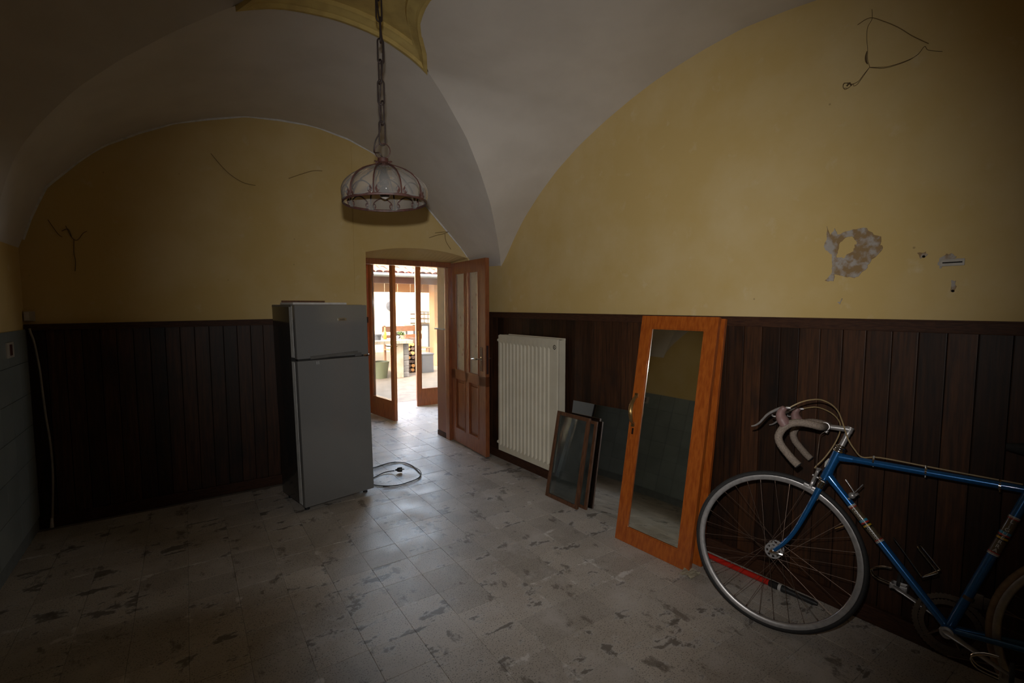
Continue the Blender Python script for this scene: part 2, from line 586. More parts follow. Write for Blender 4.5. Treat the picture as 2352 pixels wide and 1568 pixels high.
def lathe(bm, o, axis, prof, n=24, ref=None, cap=True):
    """profile of (r, h) turned about the axis through o"""
    o, axis = Vector(o), Vector(axis).normalized()
    u = (Vector(ref) if ref else axis.orthogonal()).normalized()
    u = (u - axis * u.dot(axis)).normalized()
    v = axis.cross(u)
    rings = []
    for r, hh in prof:
        rings.append([bm.verts.new(o + axis * hh + (u * math.cos(2 * PI * k / n) + v * math.sin(2 * PI * k / n)) * max(r, 1e-5)) for k in range(n)])
    for A, B in zip(rings[:-1], rings[1:]):
        for k in range(n):
            bm.faces.new((A[k], A[(k + 1) % n], B[(k + 1) % n], B[k]))
    if cap:
        bm.faces.new(rings[0][::-1])
        bm.faces.new(rings[-1])


def ball(bm, c, r, sx=1, sy=1, sz=1, seg=12):
    bmesh.ops.create_uvsphere(bm, u_segments=seg, v_segments=max(6, seg // 2), radius=r, matrix=Matrix.Translation(c) @ Matrix.Diagonal((sx, sy, sz, 1)))


def sheet(bm, rows):
    """grid of points -> faces"""
    V = [[bm.verts.new(p) for p in r] for r in rows]
    for i in range(len(V) - 1):
        for j in range(len(V[i]) - 1):
            a, b_, c, d = V[i][j], V[i][j + 1], V[i + 1][j + 1], V[i + 1][j]
            try:
                bm.faces.new((a, b_, c, d))
            except ValueError:
                pass
    return V


def copy_of(src, loc_world=None, parent=None):
    c = src.copy()
    COL.objects.link(c)
    if parent:
        c.parent = parent
    return c


# ------------------------------------------------------------------ room frame
XL, YB, YF = -0.82, 4.10, -1.20
YB2 = 4.70                                   # outer face of the thick back wall
A0 = Vector((2.371, 3.70, 0))                # right wall, slightly out of square
B0 = Vector((2.486, 0.60, 0))
tW = (B0 - A0).normalized()
nW = Vector((tW.y, -tW.x, 0))
if nW.x > 0:
    nW = -nW


def RW(s, off=0.0, z=0.0):
    """point by the right wall: s metres towards the camera from y=3.7"""
    return A0 + tW * s + nW * off + Z * z


def SZ(L):
    """(s, z) pairs taken 36 mm in front of the plaster, moved back onto it"""
    out = []
    for s_, z_ in L:
        P = RW(s_, .036, z_)
        c = Vector((0, 0, CAM_H))
        k = (A0 - c).dot(nW) / (P - c).dot(nW)
        Q = c + (P - c) * k
        out.append(((Q - A0).dot(tW), Q.z))
    return out


def xw(y):
    return A0.x + (3.70 - y) * (-tW.x / tW.y)


# vault profiles
BX = [-.82, -.78, -.735, -.68, -.628, -.521, -.388, -.205, -.012, .193, .412, .645, .831, .96, 1.164, 1.379, 1.608, 1.851, 2.025, 2.20, 2.277, 2.371]
BZ = [1.721, 1.88, 2.002, 2.135, 2.192, 2.31, 2.433, 2.551, 2.647, 2.723, 2.785, 2.812, 2.815, 2.805, 2.768, 2.685, 2.531, 2.300, 2.130, 1.955, 1.861, 1.755]
RY = [1.45, 1.662, 1.825, 2.005, 2.17, 2.389, 2.637, 2.868, 3.073, 3.269, 3.389, 3.515, 3.60]
RZ = [2.815, 2.801, 2.780, 2.748, 2.705, 2.635, 2.538, 2.420, 2.284, 2.126, 2.000, 1.845, 1.750]
RY = [YM_ * 1.0153 for YM_ in RY]
RZ = [1.4 + (z_ - 1.4) * 1.0153 for z_ in RZ]
YM = 1.472                                    # the vault mirrors about this line


def bz(x):
    return float(np.interp(x, BX, BZ))


def rz(y):
    y = YM + abs(y - YM)
    return float(np.interp(y, RY, RZ))


GX = [-.835, -.663, -.601, -.419, -.243, -.041, .244, .339, .521, .726, .912, 1.073, 1.203, 1.388, 1.61, 1.789, 1.976, 2.132, 2.284, 2.371]
GY = [3.61, 3.407, 3.315, 3.155, 3.00, 2.82, 2.546, 2.514, 2.492, 2.50, 2.534, 2.58, 2.64, 2.775, 2.91, 3.035, 3.195, 3.37, 3.545, 3.662]


def yb(x):
    return float(np.interp(x, GX, GY))


# ------------------------------------------------------------------ ceiling
bm = new()
xs = list(np.linspace(-.83, 2.38, 90)) + [-.68, .244, 1.203]
xs = sorted(set(xs))
for sgn in (1, -1):
    rows = []
    for x in xs:
        y1 = yb(x)
        r = []
        for k in range(9):
            yy = YB + 0.02 + (y1 - YB - 0.02) * k / 8
            if sgn < 0:
                yy = 2 * YM - yy
            r.append((x, yy, bz(x)))
        rows.append(r)
    sheet(bm, rows)
MR = [(1.203, 2.64), (1.131, 2.489), (1.047, 2.355), (.997, 2.254), (.973, 2.15), (.962, 2.0), (.958, 1.75), (.958, 1.472)]


def resample(P, k):
    P = [Vector(p) for p in P]
    d = [0]
    for a, c in zip(P[:-1], P[1:]):
        d.append(d[-1] + (c - a).length)
    out = []
    for t in np.linspace(0, d[-1], k):
        out.append(Vector([float(np.interp(t, d, [p[i] for p in P])) for i in range(3)]))
    return out


def web(side):
    if side > 0:
        g = [(x, yb(x), bz(x)) for x in np.linspace(2.371, 1.203, 24)]
        e = [(x, y, 2.755 + 0.02 * (2.64 - y) / 1.2) for x, y in MR[1:]]
        arch = [(xw(y) + 0.01, y, rz(y)) for y in np.linspace(3.662, YM, 40)]
    else:
        g = [(x, yb(x), bz(x)) for x in np.linspace(-.835, .244, 24)]
        e = [(.244 - (x - 1.203), y - .094 * max(0, min(1, (y - YM) / 1.19)), 2.745 + 0.03 * (2.64 - y) / 1.2) for x, y in MR[1:]]
        arch = [(XL - 0.015, y, rz(y)) for y in np.linspace(3.61, YM, 40)]
    B_ = resample(g + e, 48)
    A_ = resample(arch, 48)
    for s in (1, -1):
        rows = []
        for a, c in zip(A_, B_):
            r = []
            for k in range(11):
                t = k / 10
                p = a.lerp(c, t)
                if s < 0:
                    p = Vector((p.x, 2 * YM - p.y, p.z))
                    p.x += (xw(p.y) - xw(2 * YM - p.y)) * (1 - t) if side > 0 else 0
                r.append(p)
            rows.append(r)
        sheet(bm, rows)


web(1)
web(-1)
bmesh.ops.remove_doubles(bm, verts=bm.verts, dist=0.0008)
ceiling = struct(finish('ceiling', bm, 'white', smooth=True), 'white whitewashed cross vault springing from the walls')

# yellow star field with moulded rim at the crown
MY = [p[1] for p in reversed(MR)]
MX = [p[0] for p in reversed(MR)]


def ext(t, xs_, ys_):
    if t > xs_[-1]:
        return ys_[-1] + (t - xs_[-1]) * (ys_[-1] - ys_[-2]) / (xs_[-1] - xs_[-2])
    if t < xs_[0]:
        return ys_[0] + (t - xs_[0]) * (ys_[1] - ys_[0]) / (xs_[1] - xs_[0])
    return float(np.interp(t, xs_, ys_))


LXs, LYs = GX[6:13], GY[6:13]                # lower edge y(x)
f_lo = lambda x: ext(x, LXs, LYs)
f_ri = lambda y: ext(y, MY, MX)              # right edge x(y)
f_le = lambda y: .244 - (ext(y + .094 * max(0, min(1.2, (y - YM) / 1.19)), MY, MX) - 1.203)


def star_ring(k, dz, nseg=16):
    def corner(fs, sgn):
        x, y = (1.2 if sgn > 0 else .25), 2.6
        for _ in range(60):
            x = fs(y) - sgn * k
            y = f_lo(x) - k
        return x, y
    xr, yr = corner(f_ri, 1)
    xl, yl = corner(f_le, -1)
    lo = [(x, f_lo(x) - k) for x in np.linspace(xl, xr, nseg)]
    ri = [(f_ri(y) - k, y) for y in np.linspace(yr, YM, nseg)]
    le = [(f_le(y) + k, y) for y in np.linspace(yl, YM, nseg)]
    mir = lambda L: [(x, 2 * YM - y) for x, y in L]
    ring = lo[:-1] + ri[:-1] + mir(ri)[::-1][:-1] + mir(lo)[::-1][:-1] + mir(le)[:-1] + le[::-1][:-1]
    out = []
    for x, y in ring:
        d = min(1.0, abs(y - YM) / 1.05)
        zb = 2.775 * (1 - d) + d * bz(min(1.203, max(.244, x)))
        out.append((x, y, zb + dz))
    return out


bm = new()
rows = [star_ring(k, d) for k, d in ((-.006, .02), (-.004, -.026), (.018, -.030), (.030, -.016), (.048, -.014), (.060, -.002), (.074, 0.0), (.080, .020))]
rows = [r + [r[0]] for r in rows]
sheet(bm, rows)
bmesh.ops.remove_doubles(bm, verts=bm.verts, dist=0.0001)
finish('moulding', bm, 'yellow_trim', ceiling, smooth=True)
bm = new()
i1, i2 = star_ring(.077, .018), star_ring(.25, .022)
cen = [(.72 + (x - .72) * .4, YM + (y - YM) * .6, 2.80) for x, y, z in i2]
sheet(bm, [i1 + [i1[0]], i2 + [i2[0]], cen + [cen[0]]])
vv = [bm.verts.new(p) for p in cen]
bm.faces.new(vv)
finish('medallion', bm, 'yellow_trim', ceiling, smooth=True)
# lime edge where the vault laps the back wall
bm = new()
r1, r2, r3 = [], [], []
for x in np.linspace(-.80, 2.27, 80):
    wdt = 0.006 + 0.006 * abs(math.sin(x * 7.0))
    nx = (bz(x + .01) - bz(x - .01)) / .02
    nl = math.sqrt(1 + nx * nx)
    r1.append((x, YB - 0.001, bz(x) + 0.004))
    r2.append((x, YB - 0.004, bz(x)))
    r3.append((x + nx / nl * wdt, YB - 0.001, bz(x) - wdt / nl))
sheet(bm, [r1, r2, r3])
finish('lime_edge', bm, 'plaster_edge', ceiling)
# slab above the vault
bm = new()
wbox(bm, (-1.2, -1.6, 3.25), (3.9, 6.55, 3.6))
struct(finish('roof_slab', bm, 'skin_outer'), 'house roof slab above the vault')

# ------------------------------------------------------------------ walls
DX0, DX1 = 1.285, 2.275                      # doorway in the back wall
bm = new()
wbox(bm, (XL - .3, YB, 0), (DX0, YB2, 3.25))
wbox(bm, (DX1, YB, 0), (3.9, YB2, 3.25))
# head of the opening: segmental arch in front, falling to the frame behind
fr_, md_, bk_, tp_, tb_ = [], [], [], [], []
for i in range(25):
    t = i / 24
    x = DX0 + (DX1 - DX0) * t
    za = 1.856 + 0.062 * (1 - (2 * t - 1) ** 2)
    fr_.append((x, YB, za))
    md_.append((x, 4.42, 1.838))
    bk_.append((x, YB2, 1.816))
    tp_.append((x, YB, 3.25))
    tb_.append((x, YB2, 3.25))
sheet(bm, [tp_, fr_, md_, bk_, tb_])
wall_back = struct(finish('wall_back', bm, 'yellow'), 'yellow back wall with an arched doorway')
# faint painted cable duct on the back wall
bm = new()
wbox(bm, (1.185, YB - .004, 1.50), (1.255, YB + .002, 2.72), .002)
finish('cable_duct', bm, 'yellow', wall_back)
bm = new()
for (x0, z0, x1, z1) in ((.575, 1.33, .64, 1.405), (.56, 1.395, .655, 1.41)):
    wbox(bm, (x0, YB - .0025, z0), (x1, YB + .001, z1))
finish('paint_patch', bm, 'sun_wall', wall_back)

bm = new()
s0, s1 = -0.75, 5.1
P0, P1 = RW(s0), RW(s1)
hexa(bm, [P0, P1, P1 - nW * .3, P0 - nW * .3, P0 + Z * 3.25, P1 + Z * 3.25, P1 - nW * .3 + Z * 3.25, P0 - nW * .3 + Z * 3.25])
wall_right = struct(finish('wall_right', bm, 'yellow'), 'yellow right wall with bare plaster patches')
bm = new()
wbox(bm, (XL - .3, YF - .3, 0), (XL, YB2, 3.25))
wall_left = struct(finish('wall_left', bm, ['yellow']), 'left wall, yellow above grey tiles')
bm = new()
wbox(bm, (XL - .3, YF - .3, 0), (2.95, YF, 3.25))
struct(finish('wall_front', bm, 'yellow'), 'yellow wall behind the camera')
# passage beyond the doorway
bm = new()
wbox(bm, (1.0, YB2, 0), (1.30, 6.5, 3.25))
wbox(bm, (3.6, YB2, 0), (3.9, 6.5, 3.25))
wbox(bm, (1.30, YB2, 2.35), (3.6, 6.5, 3.25))
wbox(bm, (-1.2, 6.22, 0), (1.93, 6.52, 5.2))
wbox(bm, (3.27, 6.22, 0), (9.0, 6.52, 5.2))
wbox(bm, (1.93, 6.22, 2.19), (3.27, 6.52, 5.2))
struct(finish('wall_passage', bm, 'render'), 'plastered entrance passage beyond the doorway')
# right reveal beyond the door frame: rendered above, timber cased below
bm = new()
wbox(bm, (2.235, 4.515, 1.16), (2.28, YB2 + .004, 1.812), .002)
struct(finish('trim_1', bm, 'render'), 'beige rendered reveal right of the doorway')
bm = new()
wbox(bm, (2.228, 4.513, 0.055), (2.28, YB2 + .012, 1.148), .004)
tr2 = struct(finish('trim_2', bm, 'casing_wood'), 'worn wooden casing on the right reveal')
bm = new()
wbox(bm, (2.205, 4.505, 1.148), (2.285, YB2 + .03, 1.162), .003)
finish('cap', bm, 'plastic_white', tr2)
bm = new()
wbox(bm, (2.224, 4.512, 0.0), (2.28, YB2 + .014, 0.052), .004)
finish('kick_plate', bm, 'rail', tr2)

# left wall tiles
TS = 0.196
bm = new()
wbox(bm, (XL - .002, YF + .002, 0.0), (XL + .004, YB - .004, 1.255))
finish('tile_bed', bm, 'tile_grout', wall_left)
bm = new()
box(bm, (0, 0, 0), X, Y, Z, (0, .0015, .0015), (.007, TS - .0015, TS - .0015), .0012)
me = bpy.data.meshes.new('wall_tile')
bm.to_mesh(me)
bm.free()
me.materials.append(M['wall_tile'])
zz = 1.258
row = 0
while zz > 0.1:
    zz -= TS
    yy = YB - .008
    while yy - TS > YF:
        yy -= TS
        o = bpy.data.objects.new('wall_tile', me)
        COL.objects.link(o)
        o.parent = wall_left
        o.location = (XL + .0025 + R.uniform(0, .0008), yy, zz)
    row += 1

# ------------------------------------------------------------------ floor
TX, TY, GX0, GY0 = .2021, .1969, .9643, 1.664
bm = new()
wbox(bm, (XL - .1, YF - .1, -.25), (2.7, YB, -.0045))
wbox(bm, (1.2, YB, -.25), (3.7, 6.52, -.0045))
floor = struct(finish('floor', bm, 'grout'), 'grey terrazzo tile floor, stained and chalky')


def tile_mesh(bm, x0, y0, x1, y1, z, c=.0012, tilt=(0, 0)):
    g = .0004
    a = [(x0 + g, y0 + g), (x1 - g, y0 + g), (x1 - g, y1 - g), (x0 + g, y1 - g)]
    t = [(x0 + g + c, y0 + g + c), (x1 - g - c, y0 + g + c), (x1 - g - c, y1 - g - c), (x0 + g + c, y1 - g - c)]
    lo = [bm.verts.new((p[0], p[1], z - .0045)) for p in a]
    md = [bm.verts.new((p[0], p[1], z - .0008)) for p in a]
    hi = [bm.verts.new((p[0], p[1], z + tilt[0] * (p[0] - x0) + tilt[1] * (p[1] - y0))) for p in t]
    for q in range(4):
        r = (q + 1) % 4
        bm.faces.new((lo[q], lo[r], md[r], md[q]))
        bm.faces.new((md[q], md[r], hi[r], hi[q]))
    bm.faces.new(hi)


VAR = []
for q in range(5):
    bm = new()
    tile_mesh(bm, 0, 0, TX, TY, 0, .0007 + .0004 * R.random(), (R.uniform(-.003, .003), R.uniform(-.003, .003)))
    me = bpy.data.meshes.new('tile')
    bmesh.ops.recalc_face_normals(bm, faces=bm.faces)
    bm.to_mesh(me)
    bm.free()
    me.materials.append(M['tile'])
    VAR.append(me)
cells = []
for i in range(-12, 16):
    for j in range(-17, 27):
        x0, y0 = GX0 + i * TX, GY0 + j * TY
        xm, ym = x0 + TX / 2, y0 + TY / 2
        if ym < YB:
            if x0 + TX < XL or x0 > xw(y0) or y0 + TY < YF:
                continue
        elif ym > 6.6 or x0 + TX < 1.29 or x0 > 3.6 or (y0 < YB2 and x0 > DX1):
            continue
        v = Vector((xm, ym, -CAM_H))
        d = v.dot(fw)
        px, py = (v.dot(rt) / max(d, .01) * F_PX, -v.dot(up) / max(d, .01) * F_PX)
        vis = d > .3 and abs(px) < 1240 and abs(py) < 850
        if ym > YB and not (0.30 < xm / ym < 0.50):
            vis = False
        cells.append((0 if vis else 1, d if vis else v.length, x0, y0))
cells.sort()
big = cells[:298]
rest = cells[298:]
for _, _, x0, y0 in big:
    o = bpy.data.objects.new('tile', R.choice(VAR))
    COL.objects.link(o)
    o.parent = floor
    o.location = (x0, y0, R.uniform(-.0006, 0))
bm = new()
for _, _, x0, y0 in rest:
    tile_mesh(bm, x0, y0, x0 + TX, y0 + TY, R.uniform(-.0006, 0))
o = finish('outer_tiles', bm, 'tile', floor)
o['kind'] = 'stuff'

# ------------------------------------------------------------------ wainscot
def planks_right():
    s = -0.36
    bm = new()
    box(bm, (0, 0, 0), Vector((1, 0, 0)), Y, Z, (0, 0, 0), (0, 0, 0))
    bm.free()
    k = 0
    while s < 4.9:
        wd = .0915 + R.uniform(-.004, .004)
        bm = new()
        box(bm, A0, tW, nW, Z, (s + .0014, .002, .06), (s + wd - .0014, .017 + R.uniform(-.0012, .0012), 1.30), .0028)
        finish('plank', bm, 'board', wall_right)
        s += wd
        k += 1


bm = new()
box(bm, A0, tW, nW, Z, (-.37, -.002, .05), (4.9, .0055, 1.30))
finish('dark_backing', bm, 'dark_hole', wall_right)  # near-black sheet added so the gaps between planks look dark
bm = new()
wbox(bm, (XL + .006, YB - .0055, .05), (DX0 - .004, YB + .002, 1.26))
finish('dark_backing', bm, 'dark_hole', wall_back)  # same added dark sheet behind the back wall planks
planks_right()
bm = new()
box(bm, A0, tW, nW, Z, (-.38, .0, 1.292), (4.9, .024, 1.338), .004)
box(bm, A0, tW, nW, Z, (-.38, .0, 1.336), (4.9, .028, 1.343), .002)
struct(finish('trim_3', bm, 'rail'), 'dark wooden dado rail along the right wall')
bm = new()
box(bm, A0, tW, nW, Z, (-.38, .0, 0), (4.9, .036, .078), .004)
struct(finish('baseboard_right', bm, 'rail'), 'dark baseboard along the right wall')
x = XL + .006
while x < DX0 - .03:
    wd = min(.0865 + R.uniform(-.004, .004), DX0 - .002 - x)
    bm = new()
    box(bm, (0, 0, 0), X, -Y, Z, (x + .0014, -YB + .002, .06), (x + wd - .0014, -YB + .022 + R.uniform(-.0012, .0012), 1.258), .0028)
    finish('plank', bm, 'board', wall_back)
    x += wd
bm = new()
hexa(bm, [(XL + .005, YB - .036, 1.25), (DX0, YB - .036, 1.256), (DX0, YB, 1.256), (XL + .005, YB, 1.25), (XL + .005, YB - .036, 1.287), (DX0, YB - .036, 1.305), (DX0, YB, 1.305), (XL + .005, YB, 1.287)])
struct(finish('trim_4', bm, 'rail'), 'dark wooden dado rail along the back wall')
bm = new()
wbox(bm, (XL + .005, YB - .036, 0), (DX0, YB, .075), .004)
struct(finish('baseboard_back', bm, 'rail'), 'dark baseboard along the back wall')

# bare plaster and holes on the right wall
def wpoly(outer, inner, off0, off1, mat, name):
    bm = new()
    fine = []
    rr = random.Random(3)

    def loop(P):
        L = len(P)
        Q = []
        for i in range(L):
            a, c = P[i], P[(i + 1) % L]
            for t in (0, .33, .66):
                j = 0.0 if t == 0 else .004
                Q.append((a[0] + (c[0] - a[0]) * t + rr.uniform(-j, j), a[1] + (c[1] - a[1]) * t + rr.uniform(-j, j)))
        vs = [bm.verts.new(RW(s, off1, z)) for s, z in Q]
        return [bm.edges.new((vs[i], vs[(i + 1) % len(vs)])) for i in range(len(vs))]
    outer = SZ(outer)
    inner = SZ(inner) if inner else None
    es = loop(outer) + (loop(inner) if inner else [])
    bmesh.ops.triangle_fill(bm, edges=es, use_beauty=True)
    fs = list(bm.faces)
    r = bmesh.ops.extrude_face_region(bm, geom=fs)
    vs = [g for g in r['geom'] if isinstance(g, bmesh.types.BMVert)]
    bmesh.ops.translate(bm, verts=vs, vec=nW * (off0 - off1))
    return finish(name, bm, mat, wall_right)


outer = [(2.677, 1.762), (2.693, 1.718), (2.709, 1.748), (2.721, 1.719), (2.754, 1.729), (2.793, 1.733), (2.832, 1.734), (2.857, 1.703), (2.884, 1.692), (2.883, 1.656), (2.893, 1.641), (2.868, 1.606), (2.842, 1.575), (2.836, 1.555), (2.816, 1.536), (2.796, 1.521), (2.767, 1.526), (2.737, 1.536), (2.716, 1.541), (2.715, 1.511), (2.68, 1.515), (2.706, 1.546), (2.708, 1.58), (2.704, 1.632), (2.674, 1.656), (2.671, 1.677), (2.68, 1.711)]
inner = [(2.734, 1.684), (2.755, 1.702), (2.777, 1.706), (2.797, 1.681), (2.792, 1.653), (2.78, 1.635), (2.762, 1.627), (2.748, 1.611), (2.722, 1.617), (2.726, 1.647)]
wpoly(outer, inner, -.002, .0035, 'grey_plaster', 'plaster_patch')
wpoly([(3.008, 1.612), (3.036, 1.615), (3.040, 1.600), (3.020, 1.588)], None, -.002, .003, 'grey_plaster', 'plaster_chip')
wpoly([(3.117, 1.498), (3.131, 1.497), (3.130, 1.462), (3.116, 1.455)], None, -.002, .003, 'grey_plaster', 'plaster_chip')
wpoly([(2.735, 1.414), (2.748, 1.424), (2.753, 1.434), (2.746, 1.408)], None, -.002, .003, 'grey_plaster', 'plaster_chip')
wpoly([(3.074, 1.560), (3.078, 1.585), (3.098, 1.602), (3.118, 1.598), (3.128, 1.585), (3.10, 1.57), (3.085, 1.545)], None, -.002, .003, 'grey_plaster', 'plaster_chip')
bm = new()
(a_, za_), (b_, zb_) = SZ([(3.081, 1.553), (3.153, 1.580)])
box(bm, A0, tW, nW, Z, (a_, 0, za_), (b_, .008, zb_), .003)
wa = finish('wall_anchor', bm, 'plastic_cream', wall_right)
bm = new()
(a_, za_), (b_, zb_) = SZ([(3.089, 1.564), (3.147, 1.5685)])
box(bm, A0, tW, nW, Z, (a_, .004, za_), (b_, .0085, zb_), .0005)
finish('slot', bm, 'dark_hole', wa)
for s, z in SZ([(3.030, 1.596), (3.124, 1.457)]):
    bm = new()
    lathe(bm, RW(s, -.001, z), nW, [(.005, 0), (.005, .005), (.003, .0052)], 10)
    finish('screw_hole', bm, 'dark_hole', wall_right)

# ------------------------------------------------------------------ inner door
door = thing('door_1', 'open brown panelled inner door with two frosted panes', 'door', (2.25, 4.44, 0))
del door['category']
struct(door)
bm = new()
wbox(bm, (1.315, 4.42, 1.786), (2.255, 4.505, 1.838), .004)
finish('frame_head', bm, 'door_wood', door)
for x0, x1 in ((1.315, 1.36), (2.222, 2.262)):
    bm = new()
    wbox(bm, (x0, 4.42, 0), (x1, 4.505, 1.786), .004)
    finish('frame_jamb', bm, 'door_wood', door)
H0 = Vector((2.252, 4.425, 0))
H1 = Vector((2.222, 3.690, 0))
dl = (H1 - H0).normalized()
dn = Vector((dl.y, -dl.x, 0))                # visible face looks towards -x
if dn.x > 0:
    dn = -dn
LW = (H1 - H0).length
LB, LT = .012, 1.828


def leafbox(bm, a, b_, z0, z1, d0=-.040, d1=0.0, bev=.003):
    box(bm, H0, dl, dn, Z, (a, d0, z0), (b_, d1, z1), bev)


leaf = finish('door_leaf', (lambda b_: (leafbox(b_, 0, LW, .66, .755), b_)[1])(new()), 'door_wood', door)
for nm, a, b_, z0, z1 in (('stile', 0, .10, LB, LT), ('stile', LW - .135, LW, LB, LT), ('muntin', .315, .395, .14, LT - .11),
                          ('rail', .10, LW - .135, LT - .115, LT), ('rail', .10, LW - .135, LB, .155)):
    bm = new()
    leafbox(bm, a, b_, z0, z1)
    finish(nm, bm, 'door_wood', leaf)
for a, b_ in ((.10, .315), (.395, LW - .135)):
    bm = new()
    leafbox(bm, a, b_, .755, LT - .115, -.024, -.018, 0)
    finish('pane', bm, 'frosted', leaf)
    bm = new()
    leafbox(bm, a, b_, .155, .66, -.030, -.016, 0)
    leafbox(bm, a + .03, b_ - .03, .19, .63, -.018, -.010, .006)
    finish('panel', bm, 'orange_wood' if False else 'outer_wood', leaf)
bm = new()
for a, b_ in ((.10, .315), (.395, LW - .135)):
    leafbox(bm, a, b_, .150, .162, -.014, .006, .002)
    leafbox(bm, a, b_, .748, .760, -.014, .006, .002)
    leafbox(bm, a, a + .010, .16, .66, -.014, .004, .002)
    leafbox(bm, b_ - .010, b_, .16, .66, -.014, .004, .002)
    leafbox(bm, a, a + .010, .76, LT - .115, -.014, .004, .002)
    leafbox(bm, b_ - .010, b_, .76, LT - .115, -.014, .004, .002)
finish('bead', bm, 'door_wood', leaf)
bm = new()
leafbox(bm, LW - .10, LW - .055, .80, 1.02, -.001, .004, .002)
finish('lock_plate', bm, 'old_wood', leaf)
bm = new()
hp = H0 + dl * (LW - .075) + Z * .915
tube(bm, [hp, hp + dn * .045, hp + dn * .052 - dl * .012, hp + dn * .050 - dl * .06 - Z * .004, hp + dn * .048 - dl * .11 - Z * .010], [.008, .007, .0085, .009, .007], 10)
lathe(bm, hp, dn, [(.018, 0), (.018, .004), (.010, .008)], 14)
hp2 = hp - dn * .045
tube(bm, [hp2, hp2 - dn * .04, hp2 - dn * .046 - dl * .05, hp2 - dn * .044 - dl * .10], .008, 10)
finish('handle', bm, 'chrome', leaf, smooth=True)
bm = new()
leafbox(bm, LW - .001, LW + .003, .78, 1.04, -.032, -.008, .001)
finish('lock_face', bm, 'iron', leaf)

# ------------------------------------------------------------------ outer door, two glazed leaves
d2 = thing('door_2', 'glazed double entrance door standing ajar to the yard', 'door', (2.6, 6.17, 0))
del d2['category']
struct(d2)
bm = new()
wbox(bm, (1.895, 6.16, 2.14), (3.30, 6.24, 2.20), .004)
finish('frame_head', bm, 'outer_wood', d2)
for x0, x1 in ((1.895, 1.955), (3.245, 3.30)):
    bm = new()
    wbox(bm, (x0, 6.16, 0), (x1, 6.24, 2.14), .004)
    finish('frame_jamb', bm, 'outer_wood', d2)


def glazed_leaf(h, f, flip, mat):
    h, f = Vector((*h, 0)), Vector((*f, 0))
    e = (f - h).normalized()
    nn = Vector((e.y, -e.x, 0)) * flip
    W_ = (f - h).length

    def bx(bm, a, b_, z0, z1, d0=-.02, d1=.02, bev=.003):
        box(bm, h, e, nn, Z, (a, d0, z0), (b_, d1, z1), bev)
    bm = new()
    bx(bm, .075, W_ - .062, .005, .235)
    lf = finish('door_leaf', bm, mat, d2)
    for nm, a, b_, z0, z1 in (('stile', 0, .075, .005, 2.12), ('stile', W_ - .062, W_, .005, 2.12), ('rail', .075, W_ - .062, 2.02, 2.12)):
        bm = new()
        bx(bm, a, b_, z0, z1)
        finish(nm, bm, mat, lf)
    bm = new()
    bx(bm, .075, W_ - .062, .235, 2.02, -.003, .003, 0)
    finish('pane', bm, 'pane', lf)
    bm = new()
    for d0, d1 in ((.006, .022), (-.022, -.006)):
        bx(bm, .075, .086, .235, 2.02, d0, d1, .002)
        bx(bm, W_ - .073, W_ - .062, .235, 2.02, d0, d1, .002)
        bx(bm, .086, W_ - .073, .235, .247, d0, d1, .002)
    finish('bead', bm, mat, lf)
    return h, e, nn, W_, lf


h, e, nn, W_, lfA = glazed_leaf((1.962, 6.145), (2.060, 5.520), 1, 'door_wood')
bm = new()
p = h + e * (W_ - .03) + Z * .915
for s in (1, -1):
    tube(bm, [p, p + nn * .045 * s, p + nn * .05 * s - e * .05, p + nn * .048 * s - e * .11], [.008, .008, .009, .007], 8)
box(bm, p, e, nn, Z, (-.016, -.023, -.11), (.016, .023, .07), .003)
finish('handle', bm, 'brass', lfA, smooth=True)
h, e, nn, W_, lfB = glazed_leaf((3.232, 6.150), (2.612, 6.200), -1, 'outer_wood')
bm = new()
p = h + e * (W_ - .03) + Z * .95
box(bm, p, e, nn, Z, (-.012, -.024, -.10), (.012, .024, .10), .003)
finish('bolt', bm, 'brass', lfB, smooth=True)

# ------------------------------------------------------------------ refrigerator
FO = Vector((.612, 3.374, 0))
fe = Vector((.500, .099, 0)).normalized()
fn = Vector((-fe.y, fe.x, 0))
FWD = .512
fr = thing('refrigerator', 'silver grey two-door refrigerator standing left of the doorway', 'refrigerator', FO + fe * .256 + fn * .28)


fz = (Z - fe * .021).normalized()


def fb(bm, a, b_, bev=0):
    box(bm, FO, fe, fn, fz, a, b_, bev)


